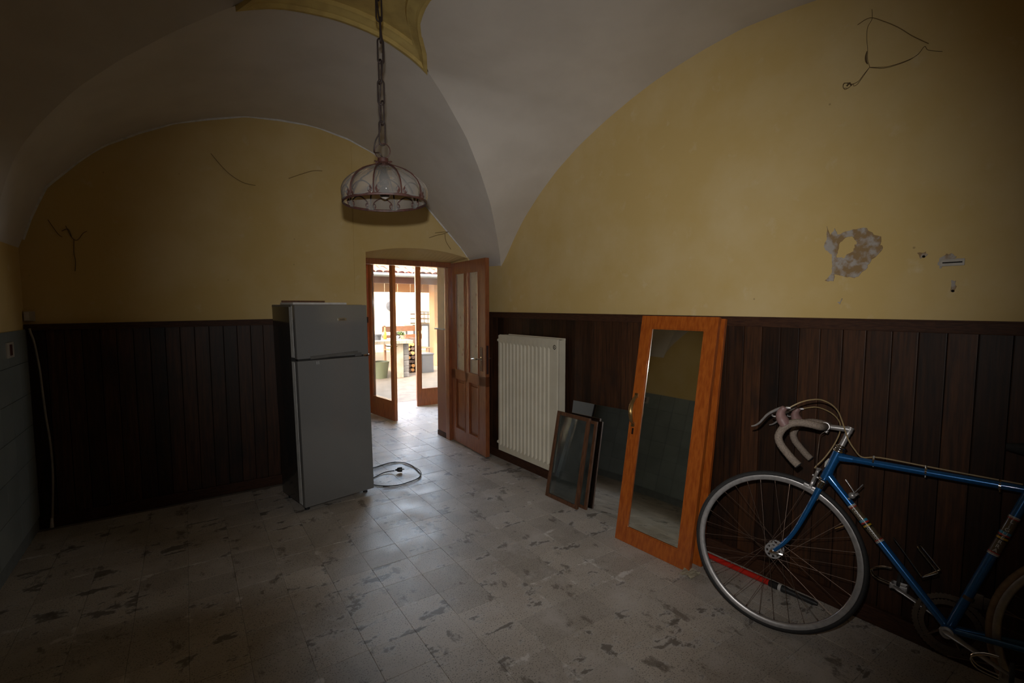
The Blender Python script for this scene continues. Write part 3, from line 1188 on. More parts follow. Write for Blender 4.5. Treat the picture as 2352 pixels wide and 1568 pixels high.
bm = new()
fb(bm, (.0, .097, .045), (FWD, .40, 1.395), .003)
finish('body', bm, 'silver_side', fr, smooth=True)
bm = new()
fb(bm, (0, .060, 1.39), (FWD, .405, 1.408), .005)
finish('top_panel', bm, 'silver_dark', fr, smooth=True)
for nm, z0, z1 in (('freezer_door', 1.048, 1.406), ('fridge_door', .038, 1.036)):
    bm = new()
    fb(bm, (0, 0, z0), (FWD, .046, z1), .009)
    dr = finish(nm, bm, 'silver', fr, smooth=True)
    bm = new()
    fb(bm, (.0005, .047, z0 + .008), (FWD - .0005, .098, z1 - .008), .002)
    finish('gasket', bm, 'gasket', dr)
    if nm == 'freezer_door':
        bm = new()
        pts = []
        for i in range(13):
            t = i / 12
            pts.append((.085 + .34 * t, 1.047 + .016 * t))
        top = [(a, -.006, z + .014) for a, z in pts]
        bot = [(a, -.009, z - .003) for a, z in pts]
        b0 = [(a, .004, z - .003) for a, z in pts]
        t0 = [(a, .004, z + .016) for a, z in pts]
        Q = lambda L: [FO + fe * a + fn * d + fz * z for a, d, z in L]
        sheet(bm, [Q(t0), Q(top), Q(bot), Q(b0)])
        finish('handle', bm, 'silver_dark', dr, smooth=True)
        bm = new()
        fb(bm, (.405, -.004, 1.040), (.455, .004, 1.066), .002)
        finish('handle_cap', bm, 'silver_dark', dr)
        bm = new()
        fb(bm, (.292, -.003, 1.296), (.352, .002, 1.316), .001)
        bd = finish('badge', bm, 'badge', dr)
        cu = bpy.data.curves.new('badge_text', 'FONT')
        cu.body = 'ardo'
        cu.size = .018
        cu.extrude = .0006
        cu.align_x = 'CENTER'
        cu.align_y = 'CENTER'
        to = bpy.data.objects.new('tmp', cu)
        COL.objects.link(to)
        bpy.context.view_layer.update()
        tm = bpy.data.meshes.new_from_object(to.evaluated_get(bpy.context.evaluated_depsgraph_get()))
        bpy.data.objects.remove(to)
        bm = new()
        bm.from_mesh(tm)
        mx = Matrix((fe, fz, -fn)).transposed().to_4x4()
        mx.translation = FO + fe * .322 - fn * .0036 + fz * 1.306
        bmesh.ops.transform(bm, matrix=mx, verts=bm.verts)
        finish('badge_lettering', bm, 'black', dr)
    else:
        bm = new()
        for k in range(2):
            fb(bm, (.128 + .012 * k, -.0015, 1.006), (.1305 + .012 * k, .001, 1.026))
        finish('door_mark', bm, 'gasket', dr)
bm = new()
fb(bm, (.006, .003, 1.033), (FWD - .004, .044, 1.051))
finish('door_gap', bm, 'black', fr)
bm = new()
fb(bm, (.47, -.006, 1.034), (.515, .03, 1.050), .003)
finish('hinge', bm, 'chrome', fr, smooth=True)
for a in (.03, .465):
    for d in (.07, .36):
        bm = new()
        lathe(bm, FO + fe * (a + .01) + fn * d, Z, [(.017, 0), (.017, .012), (.010, .016), (.010, .05)], 12)
        finish('foot', bm, 'black', fr, smooth=True)
bm = new()
pc = FO + fe * FWD + fn * .36
pts = [(pc.x - .02, pc.y, .06), (pc.x + .03, pc.y + .02, .02), (1.225, 4.005, .006), (1.302, 4.015, .006), (1.38, 4.045, .006), (1.465, 4.055, .006), (1.546, 4.000, .006), (1.578, 3.885, .006), (1.566, 3.694, .006), (1.548, 3.619, .006), (1.499, 3.556, .006), (1.411, 3.523, .006), (1.312, 3.505, .006), (1.236, 3.538, .006), (1.17, 3.60, .006), (1.14, 3.68, .006), (1.165, 3.755, .006), (1.223, 3.785, .006), (1.306, 3.833, .008), (1.36, 3.822, .015), (1.393, 3.800, .020)]
tube(bm, smooth_path(pts, 6), .0042, 8)
pts2 = [(1.20, 3.985, .013), (1.302, 3.995, .013), (1.40, 4.025, .014), (1.47, 4.04, .012), (1.535, 4.01, .006), (1.566, 3.91, .013), (1.584, 3.80, .006), (1.578, 3.70, .013), (1.545, 3.60, .014), (1.48, 3.535, .012), (1.40, 3.505, .013), (1.31, 3.49, .013), (1.20, 3.53, .01)]
tube(bm, smooth_path(pts2, 6), .0036, 8)
pcord = finish('power_cord', bm, 'cable_black', fr, smooth=True)
bm = new()
ph = Vector((1.43, 3.785, .026))
pdv = Vector((.9, -.25, .0)).normalized()
lathe(bm, ph - pdv * .035, pdv, [(.006, 0), (.008, .012), (.017, .02), (.021, .04), (.021, .055), (.016, .058)], 14)
for k in (-1, 1):
    q = ph + pdv * .02 + pdv.cross(Z) * .0095 * k
    tube(bm, [q, q + pdv * .02], .0024, 8)
finish('plug', bm, 'black', pcord, smooth=True)

tr = thing('white_tray', 'flat white plastic tray lying on top of the refrigerator', 'tray', FO + fe * .25 + fn * .3 + Z * 1.408)
bm = new()
fb(bm, (.02, .07, 1.4085), (.395, .30, 1.423), .003)
finish('base', bm, 'plastic_white', tr)
bm = new()
fb(bm, (.03, .29, 1.423), (.335, .302, 1.437), .002)
finish('back_lip', bm, 'old_wood', tr)

# ------------------------------------------------------------------ radiator
ra = thing('radiator', 'cream ribbed panel radiator on the dark boards beside the inner door', 'radiator', RW(.6, .09, .0))
S0, S1, ZB, ZT, OF = .194, .964, .134, 1.146, .141


def rb(bm, a, b_, bev=0):
    box(bm, A0, tW, nW, Z, a, b_, bev)


bm = new()
prof = []
s = S0
prof.append((S0, OF - .012))
prof.append((S0 + .004, OF))
ng = 14
gs = [S0 + .042 + (S1 - .135 - S0) * i / (ng - 1) for i in range(ng)]
rows_t = []
zs = [ZB, ZB + .045, ZB + .060, ZT - .075, ZT - .060, ZT]
depth = [0, 0, 1, 1, 0, 0]
for z, dd in zip(zs, depth):
    r = [RW(S0, OF - .012, z), RW(S0 + .003, OF, z)]
    for g in gs:
        r += [RW(g - .013, OF, z), RW(g - .007, OF - .012 * dd, z), RW(g + .007, OF - .012 * dd, z), RW(g + .013, OF, z)]
    r += [RW(S1 - .003, OF, z), RW(S1, OF - .012, z)]
    rows_t.append(r)
sheet(bm, rows_t)
rb(bm, (S0, OF - .020, ZB), (S1, OF - .0125, ZT))
finish('front_panel', bm, 'cream', ra, smooth=True)
bm = new()
rb(bm, (S0 + .004, .060, ZB + .004), (S1 - .004, .068, ZT - .006), .002)
rb(bm, (S0, .060, ZB + .01), (S0 + .003, OF - .013, ZT - .002))
rb(bm, (S1 - .003, .060, ZB + .01), (S1, OF - .013, ZT - .002))
finish('back_panel', bm, 'cream', ra)
bm = new()
for k in range(24):
    a = S0 + .02 + (S1 - S0 - .04) * k / 23
    rb(bm, (a - .011, .066, ZT + .001), (a + .011, OF - .015, ZT + .004))
rb(bm, (S0 + .006, OF - .017, ZT - .004), (S1, OF - .010, ZT + .006), .002)
rb(bm, (S0 + .05, .058, ZT - .004), (S1, .066, ZT + .010), .002)
finish('top_grille', bm, 'cream', ra)
bm = new()
lathe(bm, RW(S1 - .032, OF - .002, ZT - .055), nW, [(.017, 0), (.017, .003), (.012, .0032), (.012, .001), (.006, .001), (.006, .005), (.003, .0055)], 18)
finish('bleed_valve', bm, 'chrome', ra, smooth=True)
bm = new()
lathe(bm, RW(S0 - .045, .098, ZT - .048), tW, [(.006, -.02), (.013, -.015), (.013, .005), (.008, .012), (.008, .05)], 14)
finish('air_plug', bm, 'cream', ra, smooth=True)
bm = new()
lathe(bm, RW(S0 - .06, .098, ZB + .05), tW, [(.006, -.01), (.014, -.005), (.014, .02), (.009, .028), (.009, .065)], 14)
tube(bm, [RW(S0 - .05, .098, ZB + .05), RW(S0 - .05, .018, ZB + .05)], .008, 10)
finish('pipe', bm, 'cream', ra, smooth=True)

# ------------------------------------------------------------------ leaning panels
def frame_axes(BL, BR, TL):
    BL, BR, TL = Vector(BL), Vector(BR), Vector(TL)
    u = (BR - BL)
    wd = u.length
    u.normalize()
    v = TL - BL
    v = v - u * v.dot(u)
    ht = v.length
    v.normalize()
    nn = u.cross(v)
    if nn.x > 0:
        nn = -nn
    return BL, u, v, nn, wd, ht


def glazed(root, BL, u, v, nn, wd, ht, fwid, th, wood, glass, bot=None, lip=.35, fr_name='stile', gl_name='glass'):
    """front face is the plane through BL; thickness goes back along -nn"""
    bot = bot or fwid
    parts = []
    for a, b_ in ((0, fwid), (wd - fwid, wd)):
        bm = new()
        box(bm, BL, u, v, nn, (a, 0, -th), (b_, ht, 0), .0022)
        finish(fr_name, bm, wood, root)
    for z0, z1 in ((0, bot), (ht - fwid, ht)):
        bm = new()
        box(bm, BL, u, v, nn, (fwid, z0, -th), (wd - fwid, z1, 0), .0022)
        finish('rail', bm, wood, root)
    bm = new()
    box(bm, BL, u, v, nn, (fwid - .006, bot - .006, -th * (lip + .14)), (wd - fwid + .006, ht - fwid + .006, -th * lip))
    finish(gl_name, bm, glass, root)


# big door with a mirror
BL, u, v, nn, wd, ht = frame_axes((2.090, 1.965, .001), (2.127, 1.476, .001), (2.3226, 1.9343, 1.3397))
md = thing('mirror_door', 'orange varnished door with a tall mirror and brass handle leaning on the right wall', 'door', BL + u * wd / 2)
glazed(md, BL, u, v, nn, wd, ht, .073, .026, 'orange_wood', 'mirror', .088, .30, 'stile', 'mirror')
bm = new()
for a in (.073, wd - .073 - .007):
    box(bm, BL, u, v, nn, (a, .088, -.011), (a + .007, ht - .073, -.001), .002)
for c in (.088, ht - .080):
    box(bm, BL, u, v, nn, (.08, c, -.011), (wd - .08, c + .007, -.001), .002)
finish('bead', bm, 'orange_wood', md)
bm = new()
hz = .70
hp_ = []
for i in range(15):
    t = i / 14
    hp_.append(BL + u * (.030 + .004 * math.sin(t * 6)) + v * (hz + .165 * t) + nn * (.006 + .040 * math.sin(PI * t ** .8) ** .9))
tube(bm, hp_, [.007 + .005 * math.sin(PI * i / 14) for i in range(15)], 10)
tube(bm, [p + u * .008 for p in hp_], [.004 + .003 * math.sin(PI * i / 14) for i in range(15)], 8)
for c in (hz - .006, hz + .170):
    box(bm, BL, u, v, nn, (.020, c - .014, 0), (.042, c + .014, .008), .003)
finish('handle', bm, 'brass', md, smooth=True)
bm = new()
box(bm, BL, u, v, nn, (.026, .635, -.001), (.038, .672, .002), .002)
finish('keyhole', bm, 'dark_hole', md)
# added spot standing in for the flash thrown back by this mirror
mc = BL + u * wd / 2 + v * .70
vf = fpos - nn * (2 * (fpos - BL).dot(nn))
bdir = (mc - vf).normalized()
bd_ = bpy.data.lights.new('mirror_bounce', 'SPOT')
bd_.energy = BOUNCE_WATTS
bd_.spot_size = math.radians(50)
bd_.spot_blend = .45
bd_.shadow_soft_size = .06
bo_ = bpy.data.objects.new('mirror_bounce', bd_)
COL.objects.link(bo_)
bx_a = (u - bdir * u.dot(bdir)).normalized()
bo_.matrix_world = Matrix.Translation(mc + nn * .02) @ Matrix((bx_a, (-bdir).cross(bx_a), -bdir)).transposed().to_4x4() @ Matrix.Diagonal((.42, 1.0, 1.0, 1.0))
# second door behind it
sdr = thing('wooden_door', 'orange door mostly hidden behind the mirror door leaning on the right wall', 'door', Vector((2.21, 1.70, 0)))
BL2 = Vector((2.192, 1.962, .001))
TLb = Vector((2.3700, 1.935, 1.330))
BL2, u2, v2, nn2, wd2, ht2 = frame_axes(BL2, BL2 + Vector((.037, -.489, 0)), TLb)
glazed(sdr, BL2, u2, v2, nn2, wd2, ht2, .073, .022, 'orange_wood', 'old_wood', .088, .30, 'stile', 'panel')

# big frameless mirror
BLm, um, vm, nm_, wm_, hm_ = frame_axes((2.219, 2.61, .001), (2.292, 2.127, .001), (2.336, 2.626, .706))
mi = thing('mirror_sheet', 'frameless sheet of mirror leaning on the boards behind the small sashes', 'mirror', BLm + um * wm_ / 2)
bm = new()
box(bm, BLm, um, vm, nm_, (0, 0, -.004), (wm_, hm_, 0), .0006)
finish('mirror_glass', bm, 'mirror2', mi)
bm = new()
box(bm, BLm, um, vm, nm_, (.003, .003, -.0055), (wm_ - .003, hm_ - .003, -.0042))
finish('backing', bm, 'silver_dark', mi)
# two small sashes
BLs, us, vs_, ns_, ws_, hs_ = frame_axes((2.145, 2.716, .001), (2.165, 2.393, .001), (2.266, 2.699, .620))
s1_ = thing('window_sash', 'small brown framed glass sash, front one leaning left of the mirrors', 'window sash', BLs + us * ws_ / 2, 'small window sashes')
glazed(s1_, BLs, us, vs_, ns_, ws_, hs_, .026, .020, 'old_wood', 'sash_glass')
BLs, us, vs_, ns_, ws_, hs_ = frame_axes((2.183, 2.690, .001), (2.214, 2.352, .001), (2.288, 2.688, .600))
s2_ = thing('window_sash', 'small brown framed sash half hidden behind the front glass sash', 'window sash', BLs + us * ws_ / 2, 'small window sashes')
glazed(s2_, BLs, us, vs_, ns_, ws_, hs_, .022, .016, 'old_wood', 'sash_glass')
bm = new()
box(bm, BLs, us, vs_, ns_, (ws_ - .085, .022, -.013), (ws_ - .065, hs_ - .022, .001), .002)
finish('glazing_bar', bm, 'old_wood', s2_)

# scrap of paper by the mirror door
bm = new()
rows = []
for i in range(6):
    r = []
    for j in range(5):
        a, c = i / 5 - .5, j / 4 - .5
        r.append(Vector((2.118, 1.462, .004)) + Vector((.075 * c + .02 * a, -.075 * a + .01 * c, .012 * abs(math.sin(5 * a + 3 * c)) + .010 * max(0, c))))
    rows.append(r)
sheet(bm, rows)
r = bmesh.ops.solidify(bm, geom=bm.faces[:], thickness=.0008)
tag(finish('paper_scrap', bm, 'paper', origin=Vector((2.118, 1.462, 0))), 'crumpled scrap of pale paper at the foot of the mirror door', 'paper')

# red pump tube on the floor behind the wheel
pu = thing('bicycle_pump', 'long red tube with black end lying along the baseboard behind the wheel', 'pump', (2.345, 1.3, 0))
P_ = lambda s: Vector((2.335, 1.66, .0165)).lerp(Vector((2.372, .96, .0165)), s)
bm = new()
tube(bm, [P_(0), P_(.02), P_(.69)], [.010, .0145, .0145], 14)
finish('barrel', bm, 'red', pu, smooth=True)
bm = new()
tube(bm, [P_(.69), P_(.695), P_(.80), P_(.82), P_(.97), P_(1.0)], [.0145, .0165, .0165, .013, .013, .008], 14)
finish('grip', bm, 'black', pu, smooth=True)
bm = new()
tube(bm, [P_(.755), P_(.775)], .0172, 14)
finish('ring', bm, 'plastic_white', pu, smooth=True)

# ------------------------------------------------------------------ pendant lamp
LC = Vector((.6045, 1.691, 1.766))           # centre of the rim ring
tilt = Matrix.Rotation(math.radians(2.0), 4, Vector((-.55, -.83, 0)))
pl = thing('pendant_lamp', 'glass dome pendant lamp in a rusty iron cage hanging on a chain', 'lamp', LC)
TL_ = Matrix.Translation(LC) @ tilt
RR = .144
NR = 10
ph0 = math.radians(20)


def lp(r, a, z):
    return TL_ @ Vector((r * math.cos(a), r * math.sin(a), z))


def dome(z):
    """cage radius by height above the rim"""
    return float(np.interp(z, [0, .018, .041, .064, .087, .105, .119, .127, .131], [.143, .1435, .1405, .131, .112, .086, .056, .030, .022]))


bm = new()
rows = []
zz_ = list(np.linspace(-.001, .130, 20))
for z in zz_:
    t = (z + .001) / .131
    r = []
    for k in range(NR * 12 + 1):
        a = ph0 + 2 * PI * k / (NR * 12)
        lobe = abs(math.sin((a - ph0) * NR / 2)) ** .7
        bulge = .013 * math.sin(PI * min(1, (t * 1.05 + .12))) + .002
        r.append(lp(dome(z) - .003 + bulge * lobe, a, z))
    rows.append(r)
sheet(bm, rows)
bmesh.ops.remove_doubles(bm, verts=bm.verts, dist=.00005)
bmesh.ops.solidify(bm, geom=bm.faces[:], thickness=.0022)
finish('glass_shade', bm, 'lamp_glass', pl, smooth='all')
for k in range(NR):
    a = ph0 + 2 * PI * k / NR
    bm = new()
    tube(bm, [lp(dome(z) + .0015, a, z) for z in np.linspace(0, .131, 16)], .0025, 7)
    finish('rib', bm, 'iron', pl, smooth=True)
bm = new()
tube(bm, [lp(RR, 2 * PI * k / 60, 0) for k in range(60)], .0032, 8, closed=True, flat=1.5)
finish('rim_ring', bm, 'iron', pl, smooth=True)
for k in range(NR):
    a0 = ph0 + 2 * PI * k / NR
    a1 = a0 + 2 * PI / NR
    bm = new()
    pts = []
    for i in range(11):                      # scroll, arch, scroll
        th = PI * 1.9 * (1 - i / 10)
        pts.append((.13 + .055 * math.cos(PI + th) * (.45 + .55 * i / 10), .013 + .010 * math.sin(PI + th) * (.45 + .55 * i / 10)))
    arch = [(.075 + .85 * i / 14, .012 + .033 * math.sin(PI * (i + .3) / 14.6) ** .6) for i in range(15)]
    left_s = [(.15 + .075 * math.cos(PI + 2.6 * PI * t) * (1 - .62 * t), .016 - .0115 * math.sin(2.6 * PI * t) * (1 - .62 * t)) for t in np.linspace(1, 0, 14)]
    path = left_s + arch[1:-1] + [(1 - f, z) for f, z in reversed(left_s)]
    tube(bm, [lp(dome(z) + .002, a0 + (a1 - a0) * f, z) for f, z in path], .0023, 6)
    finish('scroll', bm, 'iron', pl, smooth=True)
bm = new()
lathe(bm, TL_ @ Vector((0, 0, .125)), TL_.to_3x3() @ Z, [(.022, 0), (.026, .004), (.024, .010), (.019, .014), (.0185, .028), (.012, .031)], 20)
for k in range(3):
    a = ph0 + .9 + 2 * PI * k / 3
    sc = [lp(.020 + .010 * t + .006 * math.sin(7 * t), a, .135 + .005 * math.cos(7 * t)) for t in np.linspace(0, 1, 14)]
    tube(bm, sc, .0024, 6)
finish('cap', bm, 'iron', pl, smooth=True)
rc = TL_ @ Vector((0, 0, .179))
bm = new()
rd = rt
tube(bm, [rc + rd * .027 * math.cos(2 * PI * k / 30) + Z * .027 * math.sin(2 * PI * k / 30) for k in range(30)], .0017, 7, closed=True)
finish('hanging_ring', bm, 'iron', pl, smooth=True)
bm = new()
lathe(bm, TL_ @ Vector((0, 0, .062)), TL_.to_3x3() @ Z, [(.006, -.002), (.017, 0), (.018, .03), (.012, .045), (.006, .075)], 16)
finish('bulb_holder', bm, 'iron_dark', pl, smooth=True)
bm = new()
ball(bm, TL_ @ Vector((0, 0, .036)), .021, 1, 1, 1.1, 16)
finish('bulb', bm, 'bulb', pl, smooth=True)
# chain
link_l, pitch_l = .084, .068
ctop = Vector((.585, 1.662, 2.79))
cb = rc + Z * .027
cd = (ctop - cb).normalized()
nl = int((ctop - cb).length / pitch_l) + 1


def link_mesh():
    bm = new()
    pts = []
    hl, hw = link_l / 2 - .012, .0105
    for k in range(9):
        a = PI * k / 8
        pts.append((hw * math.cos(a), 0, hl + hw * math.sin(a)))
    for k in range(9):
        a = PI + PI * k / 8
        pts.append((hw * math.cos(a), 0, -hl + hw * math.sin(a)))
    tube(bm, pts, .0029, 7, closed=True)
    me = bpy.data.meshes.new('chain_link')
    bm.to_mesh(me)
    bm.free()
    me.materials.append(M['iron_dark'])
    for p in me.polygons:
        p.use_smooth = True
    return me


lm_ = link_mesh()
q0 = cd.to_track_quat('Z', 'Y').to_matrix().to_4x4()
for k in range(nl):
    o = bpy.data.objects.new('chain_link', lm_)
    COL.objects.link(o)
    o.parent = pl
    c = cb + cd * (pitch_l * (k + .5)) + rt * .0025 * math.sin(k * 1.7)
    o.matrix_local = WM[pl.name].inverted() @ Matrix.Translation(c) @ q0 @ Matrix.Rotation(PI / 2 * (k % 2) + .35 + .25 * math.sin(k * 2.3), 4, 'Z')
bm = new()
pts = [TL_ @ Vector((0, 0, .154)), TL_ @ Vector((-.014, -.006, .169)), rc - rt * .030 - Z * .002, rc - rt * .024 + Z * .035]
for k in range(nl + 1):
    pts.append(cb + cd * (pitch_l * k + .05) - rt * (.010 * math.sin(k * 1.05 + .9)) + fw * .006 * math.cos(k * 1.05))
pts[-1] = ctop + Z * .01
tube(bm, smooth_path(pts, 5), .0024, 7)
finish('lamp_cable', bm, 'iron_dark', pl, smooth=True)
bm = new()
lathe(bm, ctop - Z * .012, Z, [(.004, 0), (.014, .003), (.03, .018), (.034, .022)], 18)
finish('ceiling_hook', bm, 'iron_dark', pl, smooth=True)

# ------------------------------------------------------------------ small wall things
bx_ = thing('junction_box', 'small white socket box on the back wall above the dado corner', 'box', (-.835 + .06, YB, 1.33))
bm = new()
wbox(bm, (-.815, YB - .035, 1.308), (-.768, YB, 1.366), .004)
finish('body', bm, 'plastic_cream', bx_)
bm = new()
wbox(bm, (-.811, YB - .038, 1.312), (-.790, YB - .034, 1.362), .001)
finish('cover', bm, 'plastic_white', bx_)
sw = thing('wall_switch', 'wall plate with a reddish centre on the grey left wall tiles', 'switch', (XL, 3.70, 1.16))
bm = new()
wbox(bm, (XL + .0095, 3.655, 1.115), (XL + .017, 3.775, 1.200), .002)
finish('plate', bm, 'plastic_cream', sw)
bm = new()
wbox(bm, (XL + .015, 3.695, 1.128), (XL + .022, 3.725, 1.188), .002)
finish('rocker', bm, 'beam', sw)
bm = new()
cp = [(-.79, 4.055, 1.262), (-.785, 4.05, 1.235), (-.775, 4.05, 1.19), (-.765, 4.05, 1.10), (-.757, 4.05, 1.0), (-.752, 4.05, .87), (-.745, 4.05, .71), (-.735, 4.05, .57), (-.732, 4.05, .38), (-.740, 4.05, .21), (-.748, 4.045, .07), (-.75, 4.03, .01)]
tube(bm, smooth_path(cp, 5), .0055, 8)
co_ = finish('hanging_cable', bm, 'cable_white', origin=Vector((-.75, 4.05, 0)), smooth=True)
tag(co_, 'dirty white cable hanging down the left corner in front of the boards', 'cable')
bm = new()
tube(bm, [(-.75, 4.04, .07), (-.751, 4.03, .012)], [.006, .010], 8)
finish('cable_end', bm, 'plastic_white', co_)


def strands(name, label, paths, r, mat, o):
    bm = new()
    for p in paths:
        tube(bm, smooth_path(p, 5), r, 5)
    return tag(finish(name, bm, mat, origin=Vector(o)), label, 'cobweb')


W3 = lambda L, off=.02: [RW(s, off, z) for s, z in SZ(L)]
o = strands('cobweb', 'dusty cobweb strands hanging high on the right wall', [
    W3([(2.814, 2.633), (2.816, 2.594), (2.802, 2.567), (2.801, 2.522), (2.806, 2.477), (2.808, 2.434), (2.817, 2.401)]),
    W3([(2.817, 2.401), (2.794, 2.375), (2.778, 2.357), (2.754, 2.354), (2.725, 2.369), (2.722, 2.35), (2.737, 2.343)]),
    W3([(2.817, 2.401), (2.790, 2.364), (2.775, 2.346), (2.762, 2.343), (2.760, 2.352), (2.745, 2.344), (2.730, 2.340), (2.722, 2.352), (2.726, 2.366), (2.75, 2.362)]),
    W3([(2.817, 2.399), (2.867, 2.381), (2.905, 2.376), (2.95, 2.378), (2.977, 2.387), (2.996, 2.409), (3.008, 2.39), (3.051, 2.367)]),
    W3([(2.819, 2.397), (2.867, 2.377), (2.905, 2.373), (2.95, 2.376), (2.979, 2.388)]),
], .0009, 'dust', RW(2.82, .02, 2.40))
bm = new()
tube(bm, smooth_path(W3([(2.804, 2.470), (2.801, 2.45), (2.803, 2.43), (2.809, 2.415)]), 4), [.001 + .0028 * math.sin(PI * i / 12) for i in range(13)], 6)
finish('dust_clump', bm, 'dust', o)
bm = new()
tube(bm, smooth_path(W3([(2.735, 2.352), (2.745, 2.36), (2.752, 2.350)]), 4), .0030, 6)
finish('dust_clump', bm, 'dust', o)
strands('cobweb', 'faint brown cobweb thread sagging from the top edge of the right wall', [
    W3([(2.76, 2.60), (2.804, 2.608), (2.854, 2.571), (2.904, 2.525), (2.952, 2.471), (3.004, 2.42)], .006),
], .0017, 'dust_pale', RW(2.85, .006, 2.55))
B3 = lambda L, off=.006: [(x_, YB - off, z_) for x_, z_ in L]
strands('cobweb', 'thin curved cobweb thread sagging across the middle of the back wall', [
    B3([(.195, 2.48), (.25, 2.41), (.31, 2.35), (.39, 2.305), (.47, 2.295)]),
], .0022, 'dust_pale', (.5, YB, 2.35))
strands('cobweb', 'short faint cobweb thread on the back wall near the pendant lamp', [
    B3([(.70, 2.38), (.80, 2.43), (.88, 2.465), (.95, 2.475)]),
], .0022, 'dust_pale', (.82, YB, 2.43))
strands('cobweb', 'dark sooty cobweb marks at the left end of the back wall', [
    B3([(-.68, 1.93), (-.64, 1.85), (-.62, 1.83)]), B3([(-.60, 1.90), (-.575, 1.83), (-.55, 1.815), (-.52, 1.86), (-.50, 1.875)]),
    B3([(-.565, 1.82), (-.57, 1.74), (-.565, 1.68), (-.57, 1.62)]), B3([(-.62, 1.865), (-.59, 1.88), (-.575, 1.83)]),
], .0017, 'dust', (-.57, YB, 1.8))
strands('cobweb', 'star of cobweb threads on the back wall above the arched doorway', [
    B3([(1.87, 2.02), (1.95, 2.05), (2.02, 2.07), (2.09, 2.10), (2.15, 2.10)]), B3([(2.03, 2.07), (2.04, 2.0), (2.09, 1.93)]),
    B3([(1.93, 2.07), (2.02, 2.085), (2.08, 2.09)]),
], .0024, 'dust_pale', (2.02, YB, 2.05))

# ------------------------------------------------------------------ racing bicycle
q = [2.11741, .45409, -.14634, .22768, .15338, .00180, .57784, .4286, 1.27024, .04548, .27074, .36332]
WR = .336
U_ = Vector((math.sin(q[2]), math.cos(q[2]), 0))
V0 = Vector((-math.cos(q[2]), math.sin(q[2]), 0))
Wd = Z * math.cos(q[3]) - V0 * math.sin(q[3])
Vd = V0 * math.cos(q[3]) + Z * math.sin(q[3])
O_ = Vector((q[0], q[1], q[5]))
ha = Vector((-math.cos(q[8]), 0, math.sin(q[8])))
hn = Vector((math.sin(q[8]), 0, math.cos(q[8])))
axu = math.sqrt(q[6] ** 2 - (WR - q[10]) ** 2)
foot_ = Vector((axu, 0, WR)) - hn * q[9]
BBW = q[10]
RAX = -math.sqrt(q[7] ** 2 - (WR - BBW) ** 2)


def BP(p):
    return O_ + U_ * p[0] + Vd * p[1] + Wd * p[2]


def Fr(u, w, v=0.0):
    return BP((u, v, w))


def rotv(vv):
    c, s = math.cos(q[4]), math.sin(q[4])
    return vv * c + ha.cross(vv) * s + ha * (ha.dot(vv)) * (1 - c)


def Fk(a, n_, l=0.0):
    """fork frame: a up the steering axis, n_ forward, l to the rider's left"""
    return BP(foot_ + ha * a + rotv(hn) * n_ + rotv(Vector((0, 1, 0))) * l)


bk = thing('bicycle', 'blue metallic racing bicycle with drop handlebar leaning on the right wall', 'bicycle', (q[0], q[1], 0))


def btube(name, pts, r, mat, parent=None, n=14, **kw):
    bm = new()
    tube(bm, pts, r, n, **kw)
    return finish(name, bm, mat, parent or bk, smooth=True)


ST = (-.168, .800)                            # seat lug (u, w)
HT, HB = .5105, .374
bm = new()
tube(bm, [Fk(HB, 0), Fk(HT, 0)], .0172, 16)
hA, hB_ = Fk(.486, 0), Fk(.402, 0)
tube(bm, [hA, Fr(*ST)], .0136, 14)
tube(bm, [hB_, Fr(0, BBW)], .0146, 14)
tube(bm, [Fr(0, BBW), Fr(ST[0] - .006, ST[1] + .02)], .0146, 14)
for s in (1, -1):
    tube(bm, [Fr(0, BBW, .018 * s), Fr(-.10, BBW + .016, .030 * s), Fr(RAX, WR, .062 * s)], [.010, .010, .0075], 10)
    tube(bm, [Fr(ST[0] - .012, ST[1] - .004, .014 * s), Fr(RAX + .04, WR + .08, .050 * s), Fr(RAX, WR, .062 * s)], [.0075, .0075, .0068], 10)
tube(bm, [Fr(0, BBW, -.036), Fr(0, BBW, .036)], .020, 16)
# lugs
ax = (Fk(HT, 0) - Fk(HB, 0)).normalized()
for c, d in ((hA, Fr(*ST)), (hB_, Fr(0, BBW))):
    dd_ = (d - c).normalized()
    tube(bm, [c + dd_ * .012, c + dd_ * .034, c + dd_ * .060], [.0178, .0165, .0142], 14)
    tube(bm, [c - ax * .02, c + ax * .02], .0188, 16)
finish('frame', bm, 'blue', bk, smooth=True)
# fork
CR = .362                                     # crown height on the axis
bm = new()
for s in (1, -1):
    path = [(CR, .0, .035), (.25, .002, .040), (.13, .008, .045), (.06, .022, .047), (0, q[9], .047)]
    tube(bm, smooth_path([Fk(a, n_, l * s) for a, n_, l in path], 5), [.0125 - .006 * i / 20 for i in range(21)], 12, flat=.85)
fork = finish('fork', bm, 'blue', bk, smooth=True)
bm = new()
tube(bm, [Fk(CR + .004, .0, -.047), Fk(CR + .007, .001, 0), Fk(CR + .004, .0, .047)], [.013, .016, .013], 12)
for s in (1, -1):
    tube(bm, [Fk(CR + .010, 0, .036 * s), Fk(CR - .022, 0, .036 * s)], .0145, 12)
tube(bm, [Fk(CR - .01, 0), Fk(HB - .004, 0)], .0165, 14)
finish('fork_crown', bm, 'chrome', fork, smooth=True)
for a0_, a1_, r in ((HB - .008, HB - .002, .0215), (HB - .002, HB + .006, .0235), (HT - .004, HT + .006, .0232), (HT + .006, HT + .014, .0205), (HT + .016, HT + .024, .0225), (HT + .024, HT + .028, .016)):
    bm = new()
    lathe(bm, Fk(a0_, 0), ax, [(r * .92, 0), (r, (a1_ - a0_) * .3), (r, (a1_ - a0_) * .7), (r * .92, a1_ - a0_)], 20)
    finish('headset_cup', bm, 'chrome', bk, smooth=True)
